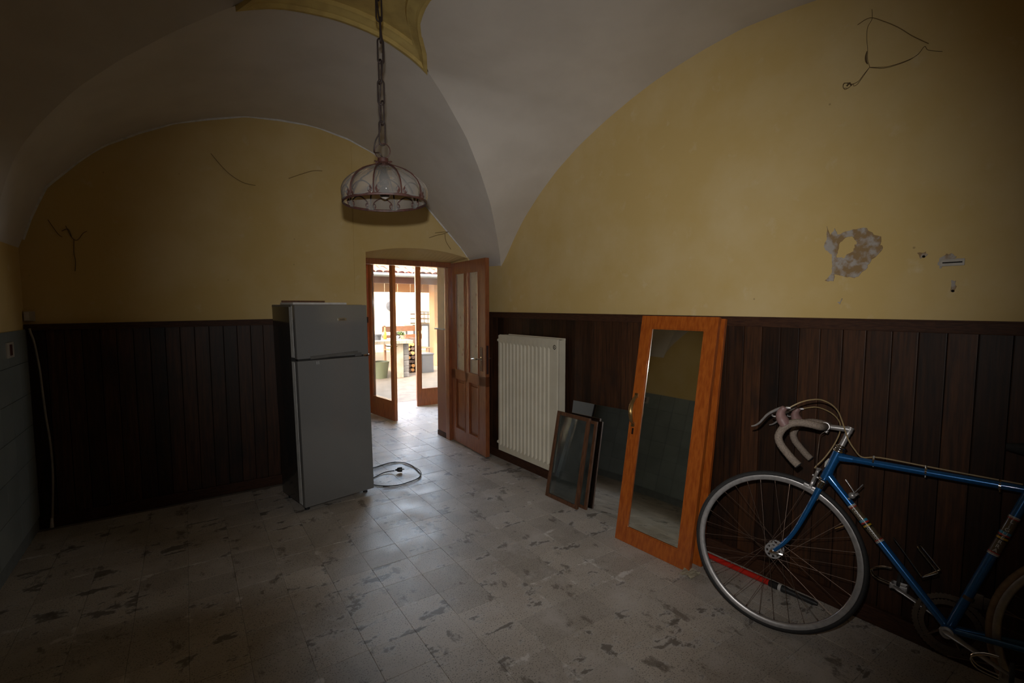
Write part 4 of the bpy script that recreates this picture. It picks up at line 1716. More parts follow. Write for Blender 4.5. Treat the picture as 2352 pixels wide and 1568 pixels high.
# stem and bars
SA, SN, SC = .622, -.001, .080
bm = new()
tube(bm, [Fk(HT + .02, 0), Fk(SA - .012, 0)], .0111, 14)
tube(bm, [Fk(SA - .026, -.0015), Fk(SA - .010, 0), Fk(SA + .001, SN + .001)], [.0111, .0128, .0135], 14)
tube(bm, [Fk(SA - .010, -.004), Fk(SA - .014, .012), Fk(.588, SC - .01)], [.0128, .0122, .0105], 14)
lathe(bm, Fk(.585, SC, -.021), (Fk(.585, SC, .021) - Fk(.585, SC, -.021)), [(.0165, 0), (.0188, .004), (.0188, .038), (.0165, .042)], 20)
tube(bm, [Fk(.572, SC - .012, -.008), Fk(.560, SC - .010, -.008)], .006, 10)
stem = finish('stem', bm, 'alloy', bk, smooth=True)
bm = new()
half = [(.585, SC, 0), (.585, SC, .03)]
tube(bm, [Fk(.585, SC, -.05), Fk(.585, SC, .05)], .0128, 16)
bar = finish('handlebar', bm, 'alloy', bk, smooth=True)
for s in (1, -1):
    path = [(.585, SC, .045), (.585, SC, .10), (.585, SC + .002, .150), (.583, .092, .172), (.579, .115, .183), (.570, .145, .187), (.557, .168, .189), (.542, .183, .190), (.517, .195, .190), (.492, .198, .190), (.472, .193, .190), (.452, .175, .190), (.434, .145, .190), (.418, .114, .190), (.408, .090, .190)]
    bm = new()
    P2 = smooth_path([Fk(a, n_, l * s) for a, n_, l in path], 8)
    # wound tape: slight ridges
    tube(bm, P2, [.0150 + .0007 * (i % 4 == 0) for i in range(len(P2))], 14)
    bt = finish('bar_tape', bm, 'tape', bar, smooth=True)
    bm = new()
    e1, e0_ = P2[-1], P2[-2]
    t_ = (e1 - e0_).normalized()
    tube(bm, [e1, e1 + t_ * .004], [.0158, .014], 14)
    finish('bar_plug', bm, 'black', bar, smooth=True)
    lv = None
    bm = new()
    hpth = [(.535, .190, .190), (.548, .207, .191), (.562, .221, .191), (.578, .226, .191), (.592, .224, .190), (.603, .222, .190)]
    P3 = smooth_path([Fk(a, n_, l * s) for a, n_, l in hpth], 4)
    rr_ = [float(np.interp(i / (len(P3) - 1), [0, .22, .5, .75, .92, 1], [.025, .0275, .0215, .0155, .0150, .007])) for i in range(len(P3))]
    tube(bm, P3, rr_, 14, flat=.80)
    lv = finish('brake_lever', bm, 'hood', bar, smooth=True)
    bm = new()
    lpth = [(.594, .232, .190), (.583, .242, .190), (.570, .252, .190), (.556, .262, .191), (.540, .270, .191), (.518, .276, .191), (.498, .282, .191), (.481, .292, .192), (.471, .304, .192)]
    P4 = smooth_path([Fk(a, n_, l * s) for a, n_, l in lpth], 4)
    rr_ = [float(np.interp(i / (len(P4) - 1), [0, .2, .5, .8, 1], [.008, .0085, .0068, .006, .0035])) for i in range(len(P4))]
    tube(bm, P4, rr_, 10, flat=.7)
    tube(bm, [Fk(.556, .232, .184 * s), Fk(.549, .240, .184 * s), Fk(.547, .248, .186 * s), Fk(.551, .252, .19 * s)], .0035, 8)
    lathe(bm, Fk(.601, .218, .190 * s), (Fk(.609, .200, .190 * s) - Fk(.601, .218, .190 * s)), [(.0055, 0), (.006, .008), (.004, .018)], 10)
    finish('lever_blade', bm, 'alloy', lv, smooth=True)
# cables
c1 = [(.607, .207, .19), (.646, .179, .18), (.671, .151, .16), (.684, .124, .13), (.682, .091, .10), (.667, .063, .07), (.642, .041, .045), (.606, .014, .032), (.573, -.012, .028), (.547, -.043, .022), (.529, -.079, .012)]
pts = [Fk(*c) for c in c1] + [Fr(.24, .8155, .004), Fr(.10, .8155, .004), Fr(-.08, .8155, .004), Fr(-.15, .8155, .004)]
btube('brake_cable', smooth_path(pts, 6), .0027, 'housing', n=8)
c2 = [(.610, .204, -.19), (.639, .159, -.17), (.644, .107, -.13), (.634, .068, -.10), (.611, .039, -.06), (.575, .027, -.035), (.52, .026, -.02), (.459, .034, -.008), (.415, .046, .004), (.402, .048, .006)]
btube('brake_cable', smooth_path([Fk(*c) for c in c2], 6), .0027, 'housing', n=8)
bm = new()
rib = [(.566, .070, .05), (.552, .078, .05), (.539, .079, .05), (.520, .074, .05), (.504, .069, .05), (.480, .062, .05), (.463, .057, .05), (.431, .046, .05), (.407, .038, .05)]
P5 = smooth_path([Fk(*c) for c in rib], 3)
tube(bm, P5, [float(np.interp(i, [0, 5, 9, 13, 17, 21, len(P5) - 1], [.006, .0022, .004, .0075, .006, .0022, .006])) for i in range(len(P5))], 8, flat=.22)
finish('loose_tape', bm, 'tape', bk, smooth=True)
for u_, w_ in ((.259, .796), (.099, .796), (-.096, .796)):
    bm = new()
    tube(bm, [Fr(u_ + .003, w_), Fr(u_ - .003, w_)], .0148, 16)
    tube(bm, [Fr(u_, w_ + .012, .004), Fr(u_, w_ + .0225, .004)], .0042, 8)
    tube(bm, [Fr(u_, w_ - .013), Fr(u_, w_ - .021)], .003, 8)
    finish('cable_clip', bm, 'chrome', bk, smooth=True)
# front brake
bm = new()
tube(bm, [Fk(CR + .008, .012), Fk(CR + .010, .045)], .0048, 10)
for s in (1, -1):
    tube(bm, smooth_path([Fk(CR + .045, .034 + .004 * s, .012 * s), Fk(CR + .030, .034, -.004 * s), Fk(CR + .008, .033, .018 * s), Fk(CR - .012, .031, .036 * s), Fk(CR - .034, .030, .036 * s)], 4), .0062, 8, flat=.75)
    box(bm, Fk(CR - .038, .030, .020 * s), (Fk(1, 0) - Fk(0, 0)), (Fk(0, 1) - Fk(0, 0)), (Fk(0, 0, 1) - Fk(0, 0, 0)), (-.006, -.027, -.005), (.006, .027, .005), .002)
    tube(bm, [Fk(CR - .038, .030, .014 * s), Fk(CR - .038, .030, .046 * s)], .006, 10)
brk = finish('front_brake', bm, 'alloy', bk, smooth=True)


# wheels
def wheel(C_, e1, e2, e3, name, tyre_mat, near):
    """C_ hub centre, e1 forward, e2 up, e3 axle direction (left)"""
    root = bpy.data.objects.new(name, None)
    COL.objects.link(root)
    root.parent = bk
    root.matrix_local = WM[bk.name].inverted() @ Matrix.Translation(C_)
    WM[root.name] = Matrix.Translation(C_)
    cp_ = lambda a, r, l=0: C_ + e1 * (r * math.cos(a)) + e2 * (r * math.sin(a)) + e3 * l
    bm = new()
    tube(bm, [cp_(2 * PI * k / 72, WR - .0115) for k in range(72)], .0115, 12, closed=True)
    finish('tyre', bm, tyre_mat, root, smooth=True)
    bm = new()
    prof = [(.311, .0105), (.3145, .0112), (.318, .0105), (.318, .0065), (.309, .0065), (.309, -.0065), (.318, -.0065), (.318, -.0105), (.3145, -.0112), (.311, -.0105), (.301, -.0098), (.297, -.006), (.296, 0), (.297, .006), (.301, .0098)]
    rows = []
    for k in range(73):
        rows.append([cp_(2 * PI * k / 72, r, l) for r, l in prof + [prof[0]]])
    sheet(bm, rows)
    bmesh.ops.remove_doubles(bm, verts=bm.verts, dist=.0001)
    finish('rim', bm, 'alloy', root, smooth=True)
    bm = new()
    lathe(bm, C_ - e3 * .05, e3, [(.004, 0), (.004, .008), (.010, .0085), (.011, .016), (.011, .080), (.010, .0915), (.004, .092), (.004, .10)], 18, ref=e1)
    for s in (1, -1):
        # pierced flange
        rows = []
        ring = []
        for k in range(8):
            pass
        lathe(bm, C_ + e3 * (.029 * s), e3, [(.012, -.0016), (.0195, -.0014), (.0195, .0014), (.012, .0016)], 24, ref=e1, cap=False)
        lathe(bm, C_ + e3 * (.029 * s), e3, [(.027, -.0014), (.0335, -.0012), (.0335, .0012), (.027, .0014), (.027, -.0014)], 32, ref=e1, cap=False)
        for k in range(8):
            a = 2 * PI * k / 8
            d_ = e1 * math.cos(a) + e2 * math.sin(a)
            tt = e2 * math.cos(a) - e1 * math.sin(a)
            box(bm, C_ + e3 * (.029 * s), d_, tt, e3, (.018, -.0045, -.0012), (.028, .0045, .0012))
    finish('hub', bm, 'alloy', root, smooth=True)
    for s in (-1, 1):
        bm = new()
        lathe(bm, C_ + e3 * (.048 * s), e3 * s, [(.009, 0), (.010, .003), (.010, .008), (.005, .010), (.005, .016), (.003, .018)], 14)
        if s < 0:
            finish('axle_nut', bm, 'chrome', root, smooth=True)
    if near:
        c0 = C_ + e3 * .060
        tube(bm, smooth_path([c0, c0 + e3 * .010 + e1 * .006, c0 + e3 * .012 - e1 * .02 + e2 * .012, c0 + e3 * .010 - e1 * .038 + e2 * .018], 3), .005, 8)
    finish('quick_release', bm, 'chrome', root, smooth=True)
    ns = 32
    for k in range(ns):
        s = 1 if k % 2 else -1
        cross = 1 if (k // 2) % 2 else -1
        ar = 2 * PI * k / ns
        ah = ar + cross * math.radians(68)
        a_, b_ = cp_(ah, .031, .029 * s), cp_(ar, .298, 0)
        bm = new()
        tube(bm, [a_, a_.lerp(b_, .955), a_.lerp(b_, .956), b_], [.00095, .00095, .0019, .0019], 5)
        finish('spoke', bm, 'spoke', root)
    bm = new()
    a = 2.2
    tube(bm, [cp_(a, .297), cp_(a, .262)], [.0032, .0026], 8)
    finish('valve', bm, 'brass', root, smooth=True)
    return root


fC = Fk(0, q[9])
fe1 = (Fk(0, 1) - Fk(0, 0)).normalized()
fe2 = (Fk(1, 0) - Fk(0, 0)).normalized()
fe3 = (Fk(0, 0, 1) - Fk(0, 0, 0)).normalized()
wheel(fC, fe1, fe2, fe3, 'front_wheel', 'rubber', True)
wheel(Fr(RAX, WR), U_, Wd, Vd, 'rear_wheel', 'tan_rubber', False)
# down-tube lever
bm = new()
lathe(bm, Fr(.315, .645, .008), Vd, [(.011, 0), (.0125, .004), (.0125, .012), (.009, .016), (.004, .018)], 16)
tube(bm, [Fr(.312, .649), Fr(.306, .643)], .0172, 16)
for pth in ([(.312, .648, .022), (.304, .662, .026), (.292, .681, .027), (.281, .699, .026)], [(.312, .648, -.022), (.322, .664, -.025), (.336, .682, -.026), (.350, .700, -.024)]):
    tube(bm, smooth_path([Fr(*c_) for c_ in pth], 3), [.0038, .0036, .0033, .003, .003, .003, .003, .0032, .0036, .003], 8, flat=.6)
tube(bm, [Fr(.318, .632, .022), Fr(.326, .628, .022)], .0045, 8)
finish('shift_lever', bm, 'alloy', bk, smooth=True)


# decals: sleeves on the tubes with lettering wrapped on the surface
def sleeve(p0, p1, r, name):
    ax_ = (p1 - p0)
    L = ax_.length
    t_ = ax_.normalized()
    sl = None

    def ring(a, b_, mat, nm, rr, parent):
        bm = new()
        tube(bm, [p0 + t_ * (a * L), p0 + t_ * (b_ * L)], rr, 20)
        return finish(nm, bm, mat, parent, smooth=True)
    sl = ring(0, 1, 'decal', name, r, bk)
    for a, b_, mat in ((0, .018, 'd_white'), (.030, .042, 'd_white'), (.050, .070, 'd_red'), (.930, .950, 'd_red'), (.958, .970, 'd_white'), (.982, 1.0, 'd_white'), (.40, .46, 'd_lblue'), (.46, .50, 'd_red'), (.50, .54, 'd_black'), (.54, .585, 'd_yellow'), (.585, .62, 'd_black')):
        ring(a, b_, mat, 'stripe', r + .0003, sl)
    return sl, t_, L


def lettering(txt, p0, t_, L, r, size, start, step, stacked, parent, mat='d_white', letters_up=1):
    """letters laid on the tube surface, facing the room"""
    view = Vd - t_ * Vd.dot(t_)
    view.normalize()
    side = t_.cross(view).normalized()
    for k, ch in enumerate(txt):
        if ch == ' ':
            continue
        cu = bpy.data.curves.new('letter', 'FONT')
        cu.body = ch
        cu.size = size
        cu.align_x = 'CENTER'
        cu.align_y = 'CENTER'
        cu.extrude = .0003
        cu.resolution_u = 3
        to = bpy.data.objects.new('tmp', cu)
        COL.objects.link(to)
        bpy.context.view_layer.update()
        tm = bpy.data.meshes.new_from_object(to.evaluated_get(bpy.context.evaluated_depsgraph_get()))
        bpy.data.objects.remove(to)
        bm = new()
        bm.from_mesh(tm)
        c = start + step * k
        for v_ in bm.verts:
            lx, ly, lz = v_.co
            if stacked:                       # t_ runs down the tube, letters upright
                along, across = -ly, lx
            else:
                along, across = lx, ly
            ang = across / r
            pos = p0 + t_ * (c * L + along) + side * (math.sin(ang) * (r + .0008 + lz)) * letters_up + view * (math.cos(ang) * (r + .0008 + lz))
            v_.co = pos
        finish('letter', bm, mat, parent)


# seat tube: letters stand one above the other
pS0, pS1 = Fr(-.142, .702), Fr(-.0985, .560)
axs = (Fr(ST[0], ST[1]) - Fr(0, BBW)).normalized()
bb_ = Fr(0, BBW)
pS0 = bb_ + axs * (pS0 - bb_).dot(axs)
pS1 = bb_ + axs * (pS1 - bb_).dot(axs)
sl, t_, L = sleeve(pS0, pS1, .0153, 'seat_tube_decal')
side_ok = t_.cross(Vd).normalized()
lettering('L.GUERRA', pS0, t_, L, .0153, .0175, .125, .108, True, sl, letters_up=-1)
axd = (hB_ - bb_).normalized()
pD0 = bb_ + axd * (Fr(.301, .620) - bb_).dot(axd)
pD1 = bb_ + axd * (Fr(.197, .509) - bb_).dot(axd)
sl, t_, L = sleeve(pD0, pD1, .0153, 'down_tube_decal')
lettering('LEARCO GUERRA', pD0, t_, L, .0153, .0150, .11, .066, False, sl, letters_up=-1)
# head badge
bm = new()
tube(bm, [Fk(.425, .0166), Fk(.445, .0172), Fk(.465, .0166)], [.004, .009, .004], 10, flat=.25)
finish('head_badge', bm, 'd_white', bk, smooth=True)
# bottle cage
bm = new()
lp1 = [Fr(.175, .525, .0), Fr(.145, .490, .0), Fr(.090, .423, .0), Fr(.082, .416, .004), Fr(.075, .420, .012), Fr(.045, .446, .034), Fr(.039, .453, .036), Fr(.042, .458, .036), Fr(.093, .514, .036)]
tube(bm, smooth_path(lp1, 4), .0024, 8)
tube(bm, smooth_path([p - Vd * 2 * max(0, (p - O_).dot(Vd)) for p in lp1], 4), .0024, 8)
tube(bm, smooth_path([Fr(.093, .514, .036), Fr(.100, .522, .030), Fr(.104, .524, 0), Fr(.100, .522, -.030), Fr(.093, .514, -.036)], 4), .0024, 8)
finish('bottle_cage', bm, 'chrome', bk, smooth=True)
# crankset
ca = Vector((-.129 - (-.008), .231 - .275)).normalized()
CL = .170
cu_ = lambda d, l, k=1: Fr(ca.x * d * k, BBW + ca.y * d * k, l)
bm = new()
tube(bm, [cu_(-.020, .058), cu_(0, .060), cu_(.05, .062), cu_(.145, .072), cu_(.165, .073), cu_(.182, .073)], [.010, .0185, .0125, .010, .012, .007], 12, flat=.55)
lathe(bm, Fr(0, BBW, .040), Vd, [(.012, 0), (.012, .018), (.0185, .020), (.0185, .031), (.011, .032), (.010, .029), (.004, .028)], 20)
cs = finish('crankset', bm, 'alloy', bk, smooth=True)
bm = new()
tube(bm, [cu_(0, -.058, -1), cu_(.05, -.062, -1), cu_(.145, -.072, -1), cu_(.165, -.073, -1), cu_(.182, -.073, -1)], [.0185, .0125, .010, .0125, .007], 12, flat=.55)
finish('crank_arm', bm, 'alloy', cs, smooth=True)
for rad, l in ((.105, -.045), (.086, -.038)):
    bm = new()
    rows = []
    for k in range(105):
        a = 2 * PI * k / 104
        ro = rad + (.0025 if k % 2 else -.0015)
        rows.append([Fr(rr__ * math.cos(a), BBW + rr__ * math.sin(a), l + dl_) for rr__, dl_ in ((rad - .016, .0012), (ro, .0012), (ro, -.0012), (rad - .016, -.0012), (rad - .016, .0012))])
    sheet(bm, rows)
    bmesh.ops.remove_doubles(bm, verts=bm.verts, dist=.00005)
    for k in range(5):
        a = 2 * PI * k / 5 + .5
        tube(bm, [Fr(.012 * math.cos(a), BBW + .012 * math.sin(a), -.046), Fr((rad - .01) * math.cos(a), BBW + (rad - .01) * math.sin(a), l + .001)], [.010, .006], 8, flat=.5)
    finish('chainring', bm, 'dark_steel', cs, smooth=True)
for k, l, nm in ((1, .073, 1), (-1, -.073, -1)):
    c = cu_(.168, l, k)
    bm = new()
    tube(bm, [c, c + Vd * .075 * nm], .005, 8)
    b0 = c + Vd * .055 * nm
    for d in (-.024, .024):
        box(bm, b0, U_, Vd, Wd, (d - .003, -.034, -.011), (d + .003, .034, .011), .002)
    for d in (-.032, .032):
        box(bm, b0, U_, Vd, Wd, (-.026, d - .002, -.009), (.026, d + .002, .009), .001)
    pe = finish('pedal', bm, 'alloy', cs, smooth=True)
    bm = new()
    for d in (-.018, .018):
        tube(bm, smooth_path([b0 + Vd * d + U_ * .026, b0 + Vd * d + U_ * .075 + Wd * .006, b0 + Vd * d * .8 + U_ * .092 + Wd * .030, b0 + Vd * d * .6 + U_ * .062 + Wd * .052, b0 + Vd * d * .4 + U_ * .03 + Wd * .058], 4), .0022, 7)
    finish('toe_clip', bm, 'chrome', pe, smooth=True)
    bm = new()
    st = [b0 + Vd * .040 * math.cos(a) + Wd * (.020 + .036 * math.sin(a)) + U_ * .0 for a in np.linspace(-.4, PI + .4, 14)]
    tube(bm, st, .006, 8, flat=.25)
    finish('toe_strap', bm, 'rubber', pe, smooth=True)
# chain and rear mech
bm = new()
for w0, w1 in ((BBW + .104, WR + .036), (BBW - .104, WR - .060)):
    tube(bm, [Fr(0, w0, -.043), Fr(RAX, w1, -.040)], .0035, 6, flat=.6)
finish('chain', bm, 'spoke', bk)
bm = new()
for k in range(5):
    lathe(bm, Fr(RAX, WR, -.030 - .004 * k), -Vd, [(.018, 0), (.030 + .004 * (4 - k), 0), (.030 + .004 * (4 - k), .0018), (.018, .0018)], 26, cap=False)
finish('freewheel', bm, 'spoke', bk)
bm = new()
tube(bm, [Fr(RAX, WR - .02, -.055), Fr(RAX + .01, WR - .06, -.05), Fr(RAX + .03, WR - .13, -.045)], [.010, .010, .007], 8)
lathe(bm, Fr(RAX + .012, WR - .075, -.050), Vd, [(.018, 0), (.018, .01)], 14)
lathe(bm, Fr(RAX + .032, WR - .135, -.050), Vd, [(.018, 0), (.018, .01)], 14)
finish('rear_derailleur', bm, 'alloy', bk, smooth=True)
bm = new()
tube(bm, [Fr(-.044, .400), Fr(-.040, .388)], .0168, 16)
box(bm, Fr(-.03, .395, -.030), U_, Vd, Wd, (-.05, -.012, -.03), (.0, .014, .02), .004)
box(bm, Fr(-.07, .385, -.040), U_, Vd, Wd, (-.05, -.003, -.02), (.04, .001, .02), .001)
finish('front_derailleur', bm, 'dark_steel', bk, smooth=True)
bm = new()
tube(bm, [Fr(*ST), Fr(ST[0] - .045, ST[1] + .14)], .0132, 14)
finish('seat_post', bm, 'alloy', bk, smooth=True)
bm = new()
prof_s = [(-.13, .068, .02), (-.10, .072, .024), (-.04, .060, .024), (.03, .030, .022), (.10, .018, .020), (.14, .012, .012)]
rows = []
sc_ = Fr(ST[0] - .075, ST[1] + .125)
for du, hw_, th_ in prof_s:
    rows.append([sc_ + U_ * du + Vd * (hw_ * math.cos(a)) + Wd * (th_ * math.sin(a) + .01) for a in np.linspace(0, 2 * PI, 15)])
sheet(bm, rows)
finish('saddle', bm, 'rubber', bk, smooth=True)
bm = new()
for s in (1, -1):
    tube(bm, smooth_path([Fr(RAX + .115, WR + .335, .006 * s), Fr(RAX + .105, WR + .345, .030 * s), Fr(RAX + .095, WR + .318, .030 * s)], 3), .006, 8)
finish('rear_brake', bm, 'alloy', bk, smooth=True)

# ------------------------------------------------------------------ the yard outside
def at(px_, py_, d):
    x_, y_ = (px_ - 1176) / F_PX, (py_ - 784) / F_PX
    return Vector((0, 0, CAM_H)) + (fw + rt * x_ - up * y_) * d


bm = new()
wbox(bm, (-6, 6.5, -.3), (14, 30, -.02))
struct(finish('ground', bm, 'yard'), 'tan paved yard outside the entrance door')
bm = new()
wbox(bm, (-2, 14.4, -.05), (14, 14.7, 3.4))
struct(finish('wall_yard', bm, 'sun_wall'), 'sunlit cream wall at the back of the yard')
# porch: tiled roof edge on a pillar
pr = thing('porch_roof', 'tiled porch roof edge with gutter across the top of the yard', 'roof', (4.0, 10.0, 0))
EY, EZ = 9.6, 2.045
bm = new()
box(bm, (0, EY, EZ), X, Vector((0, .94, .34)), Vector((0, -.34, .94)), (1.2, 0, -.05), (8, 3.2, -.01))
finish('deck', bm, 'beam', pr)
bm = new()
tube(bm, [(1.2, EY - .05, EZ - .01), (8, EY - .05, EZ - .01)], .05, 12, flat=.8)
finish('gutter', bm, 'gutter', pr, smooth=True)
bm = new()
wbox(bm, (1.2, EY + .50, 1.885), (8, EY + .64, 2.16), .01)
finish('beam', bm, 'beam', pr)
bm = new()
rows = []
for j in range(2):
    rows.append([])
for k in range(9):
    a = PI * k / 8
    rows_k = [Vector((.075 * math.cos(a), 0, .045 * math.sin(a))), Vector((.065 * math.cos(a), .36, .036 * math.sin(a)))]
    rows[0].append(rows_k[0])
    rows[1].append(rows_k[1])
sheet(bm, rows)
bmesh.ops.solidify(bm, geom=bm.faces[:], thickness=.012)
tme = bpy.data.meshes.new('roof_tile')
bm.to_mesh(tme)
bm.free()
tme.materials.append(M['terracotta'])
sl_m = Matrix((X, Vector((0, .94, .34)), Vector((0, -.34, .94)))).transposed().to_4x4()
for j in range(3):
    for k in range(18):
        o = bpy.data.objects.new('roof_tile', tme)
        COL.objects.link(o)
        o.parent = pr
        o.matrix_local = WM[pr.name].inverted() @ Matrix.Translation((2.5 + .155 * k + R.uniform(-.01, .01), EY - .03 + .29 * j, EZ + .03 + .105 * j + R.uniform(0, .008))) @ sl_m
for k in range(9):
    bm = new()
    x0 = 2.6 + .32 * k
    wbox(bm, (x0, 11.0, 1.72), (x0 + .31, 11.03, 2.05), .006)
    finish('board', bm, 'tan_board', pr)
bm = new()
wbox(bm, (4.86, 10.4, -.02), (5.16, 10.7, 2.0), .01)
struct(finish('pillar', bm, 'tan_board'), 'tan porch pillar at the right of the yard')

# round grey plaque
c = at(896, 702, 14.85)
bm = new()
lathe(bm, Vector((c.x, 14.41, c.z)), -Y, [(.12, 0), (.15, .01), (.15, .03), (.12, .04), (.06, .03), (.02, .045)], 28)
tag(finish('round_plaque', bm, 'bluegrey', origin=Vector((c.x, 14.4, c.z)), smooth=True), 'round grey disc hanging on the sunlit yard wall', 'plaque')

# stone counter
CY = 9.0
cn = thing('stone_counter', 'stone garden counter on a pale slab leg and grey block pier', 'counter', (3.1, 9.3, 0))
bm = new()
wbox(bm, (2.1, CY - .06, .665), (3.70, CY + .75, .725), .012)
finish('top_slab', bm, 'stone', cn)
for k in range(11):
    bm = new()
    x0 = 2.1 + .146 * k
    wbox(bm, (x0 + .004, CY - .075, .660), (x0 + .142, CY - .055, .725), .004)
    finish('edge_tile', bm, 'stone', cn)
bm = new()
wbox(bm, (3.36, CY - .02, -.02), (3.52, CY + .15, .665), .012)
finish('slab_leg', bm, 'stone', cn)
bm = new()
wbox(bm, (3.54, CY + .03, -.02), (3.64, CY + .6, .66))
finish('pier', bm, 'mortar', cn)
for k in range(6):
    bm = new()
    wbox(bm, (3.535, CY + .02, -.015 + .112 * k), (3.648, CY + .3, .088 + .112 * k), .006)
    finish('block', bm, 'brick', cn)
bm = new()
wbox(bm, (2.2, CY + .3, -.02), (2.4, CY + .6, .66), .01)
finish('back_leg', bm, 'stone', cn)
tb = thing('garden_tub', 'dull green tub standing under the stone counter', 'tub', (3.12, 9.2, 0))
bm = new()
lathe(bm, (3.12, 9.2, -.02), Z, [(.13, 0), (.17, .30), (.18, .33), (.165, .33), (.12, .04)], 24)
finish('body', bm, 'green', tb, smooth=True)
# things on the counter
def pot(name, label, p, r, h, mat, grp='odds and ends on the stone counter'):
    bm = new()
    lathe(bm, p, Z, [(r * .7, 0), (r, h * .8), (r * 1.08, h * .85), (r * 1.08, h), (r * .9, h), (r * .6, h * .2)], 18)
    return tag(finish(name, bm, mat, origin=p, smooth=True), label, 'pot', grp)


pot('flower_pot', 'dark pot on the right end of the stone counter', Vector((3.60, 9.55, .7262)), .10, .14, 'black')
pot('flower_pot', 'grey pot behind the glass on the left of the stone counter', Vector((3.10, 9.25, .7262)), .08, .12, 'bluegrey')
bm = new()
lathe(bm, (3.30, 9.4, .7262), Z, [(.035, 0), (.037, .13), (.014, .18), (.014, .24), (.012, .245)], 16)
tag(finish('bottle', bm, 'bottle', origin=Vector((3.30, 9.4, .7262)), smooth=True), 'amber bottle standing on the stone counter', 'bottle')
bm = new()
lathe(bm, (3.44, 9.2, .7262), Z, [(.04, 0), (.075, .05), (.08, .07), (.07, .065), (.03, .01)], 18)
tag(finish('white_bowl', bm, 'plastic_white', origin=Vector((3.44, 9.2, .7262)), smooth=True), 'small white bowl near the front of the stone counter', 'bowl')
bm = new()
wbox(bm, (2.86, 9.45, .7262), (3.02, 9.62, .86), .008)
pb = tag(finish('storage_box', bm, 'pink', origin=Vector((2.94, 9.53, .7262))), 'pale pink box at the back of the stone counter behind the glass', 'box')
bm = new()
wbox(bm, (2.85, 9.44, .855), (3.03, 9.63, .885), .006)
finish('lid', bm, 'pink', pb)
fp = thing('herb_plant', 'small green herb plant on the stone counter', 'plant', (3.62, 9.25, .7262))
bm = new()
lathe(bm, (3.62, 9.25, .7262), Z, [(.045, 0), (.06, .08), (.05, .08), (.03, .02)], 16)
finish('pot', bm, 'terracotta', fp, smooth=True)
for k in range(26):
    a, t2 = R.uniform(0, 2 * PI), R.uniform(.3, 1.2)
    d_ = Vector((math.cos(a) * math.sin(t2), math.sin(a) * math.sin(t2), math.cos(t2)))
    c = Vector((3.62, 9.25, .80))
    bm = new()
    sd_ = d_.orthogonal().normalized() * .018
    r0 = R.uniform(.09, .16)
    V = [c, c + d_ * r0 * .55 + sd_, c + d_ * r0, c + d_ * r0 * .55 - sd_]
    vv = [bm.verts.new(p) for p in V]
    bm.faces.new(vv)
    bmesh.ops.solidify(bm, geom=bm.faces[:], thickness=.002)
    finish('leaf', bm, 'leaf', fp)
# firewood
fwd_ = thing('firewood_rack', 'dark rack of firewood behind the block pier of the counter', 'firewood', (3.86, 9.7, 0))
bm = new()
wbox(bm, (3.73, 9.55, -.02), (3.755, 9.85, .72), .004)
wbox(bm, (4.0, 9.55, -.02), (4.025, 9.85, .72), .004)
wbox(bm, (3.73, 9.82, .0), (4.025, 9.85, .70), .004)
finish('frame', bm, 'bark', fwd_)
for i in range(3):
    for j in range(7):
        bm = new()
        p = Vector((3.80 + .078 * i + R.uniform(-.008, .008), 9.56 + R.uniform(-.02, .01), .035 + .09 * j))
        lathe(bm, p, Y, [(.034, 0), (.038, .004), (.038, .24)], 10)
        finish('log', bm, 'log' if R.random() < .45 else 'bark', fwd_)
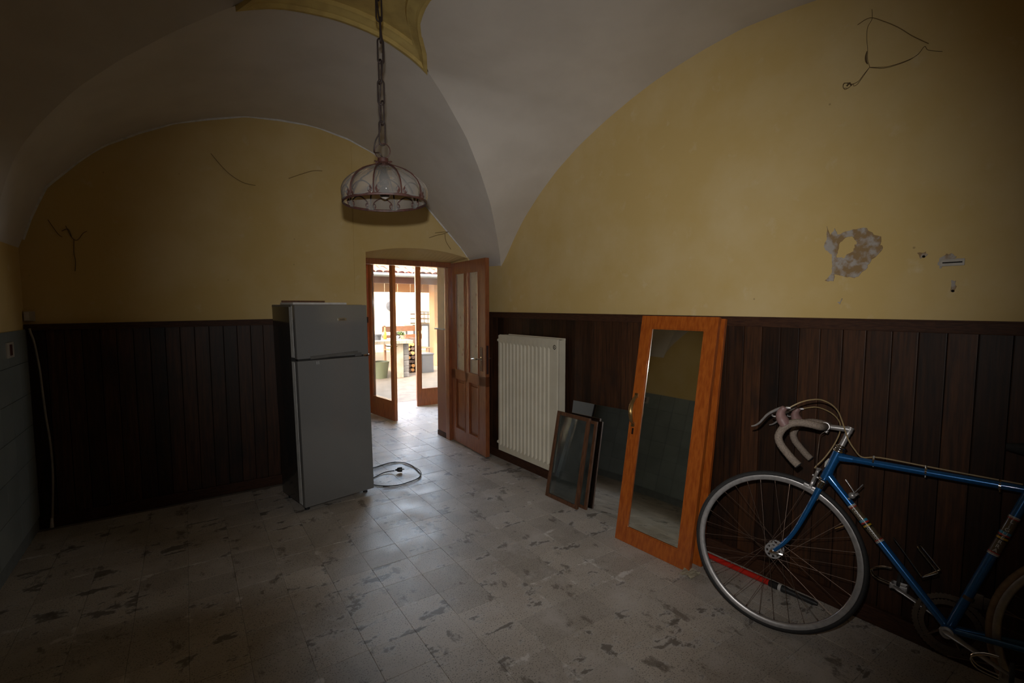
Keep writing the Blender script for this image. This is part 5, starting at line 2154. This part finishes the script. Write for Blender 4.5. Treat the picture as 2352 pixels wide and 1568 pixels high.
# bench
bn = thing('garden_bench', 'salmon wooden bench with slatted back standing in the yard', 'bench', (4.6, 10.2, 0))
bo = Vector((3.72, 10.25, 0))
be = Vector((1.0, .16, 0)).normalized()
bp = Vector((-.16, 1.0, 0)).normalized()
for z0, z1, nm in ((.80, .93, 'back_slat'), (.60, .73, 'back_slat')):
    bm = new()
    box(bm, bo, be, bp, Z, (0, .36, z0), (1.05, .385, z1), .006)
    finish(nm, bm, 'bench', bn)
for k in range(3):
    bm = new()
    box(bm, bo, be, bp, Z, (0, .02 + .11 * k, .40), (1.05, .11 + .11 * k, .425), .006)
    finish('seat_slat', bm, 'bench', bn)
for a in (.03, .97):
    for d, zt in ((.03, .40), (.34, .95)):
        bm = new()
        box(bm, bo, be, bp, Z, (a, d, -.02), (a + .05, d + .05, zt), .005)
        finish('leg', bm, 'bench', bn)
# planter
c = at(978, 834, 10.2) + Vector((.03, 0, 0))
bm = new()
wbox(bm, (c.x - .13, c.y - .05, -.02), (c.x + .13, c.y + .20, .36), .015)
pln = finish('planter_box', bm, 'bluegrey', origin=Vector((c.x, c.y, 0)))
tag(pln, 'blue grey planter box in front of the garden bench', 'planter')
bm = new()
wbox(bm, (c.x - .14, c.y - .06, .36), (c.x + .14, c.y + .21, .39), .008)
finish('rim', bm, 'bluegrey', pln)
# table with a wire crate
tbl = thing('yard_table', 'small dark table holding a pale crate by the porch pillar', 'table', (5.0, 11.2, 0))
TZ = .93
bm = new()
wbox(bm, (4.62, 11.15, TZ - .04), (5.35, 11.75, TZ), .006)
finish('top', bm, 'bluegrey', tbl)
for x0 in (4.65, 5.27):
    for y0 in (11.18, 11.67):
        bm = new()
        wbox(bm, (x0, y0, -.02), (x0 + .045, y0 + .045, TZ - .04), .004)
        finish('leg', bm, 'bluegrey', tbl)
crt = thing('slatted_crate', 'pale slatted crate standing on the small yard table', 'crate', (4.95, 11.4, TZ))
for k in range(3):
    bm = new()
    wbox(bm, (4.74, 11.22, TZ + .01 + .115 * k), (5.18, 11.24, TZ + .045 + .115 * k), .003)
    wbox(bm, (4.74, 11.58, TZ + .01 + .115 * k), (5.18, 11.60, TZ + .045 + .115 * k), .003)
    finish('slat', bm, 'crate', crt)
for k in range(5):
    bm = new()
    wbox(bm, (4.74 + .104 * k, 11.215, TZ), (4.765 + .104 * k, 11.225, TZ + .30), .002)
    finish('upright', bm, 'crate', crt)
bm = new()
wbox(bm, (4.74, 11.22, TZ), (5.18, 11.60, TZ + .012))
wbox(bm, (4.72, 11.20, TZ + .30), (5.20, 11.62, TZ + .325), .004)
finish('lid', bm, 'crate', crt)
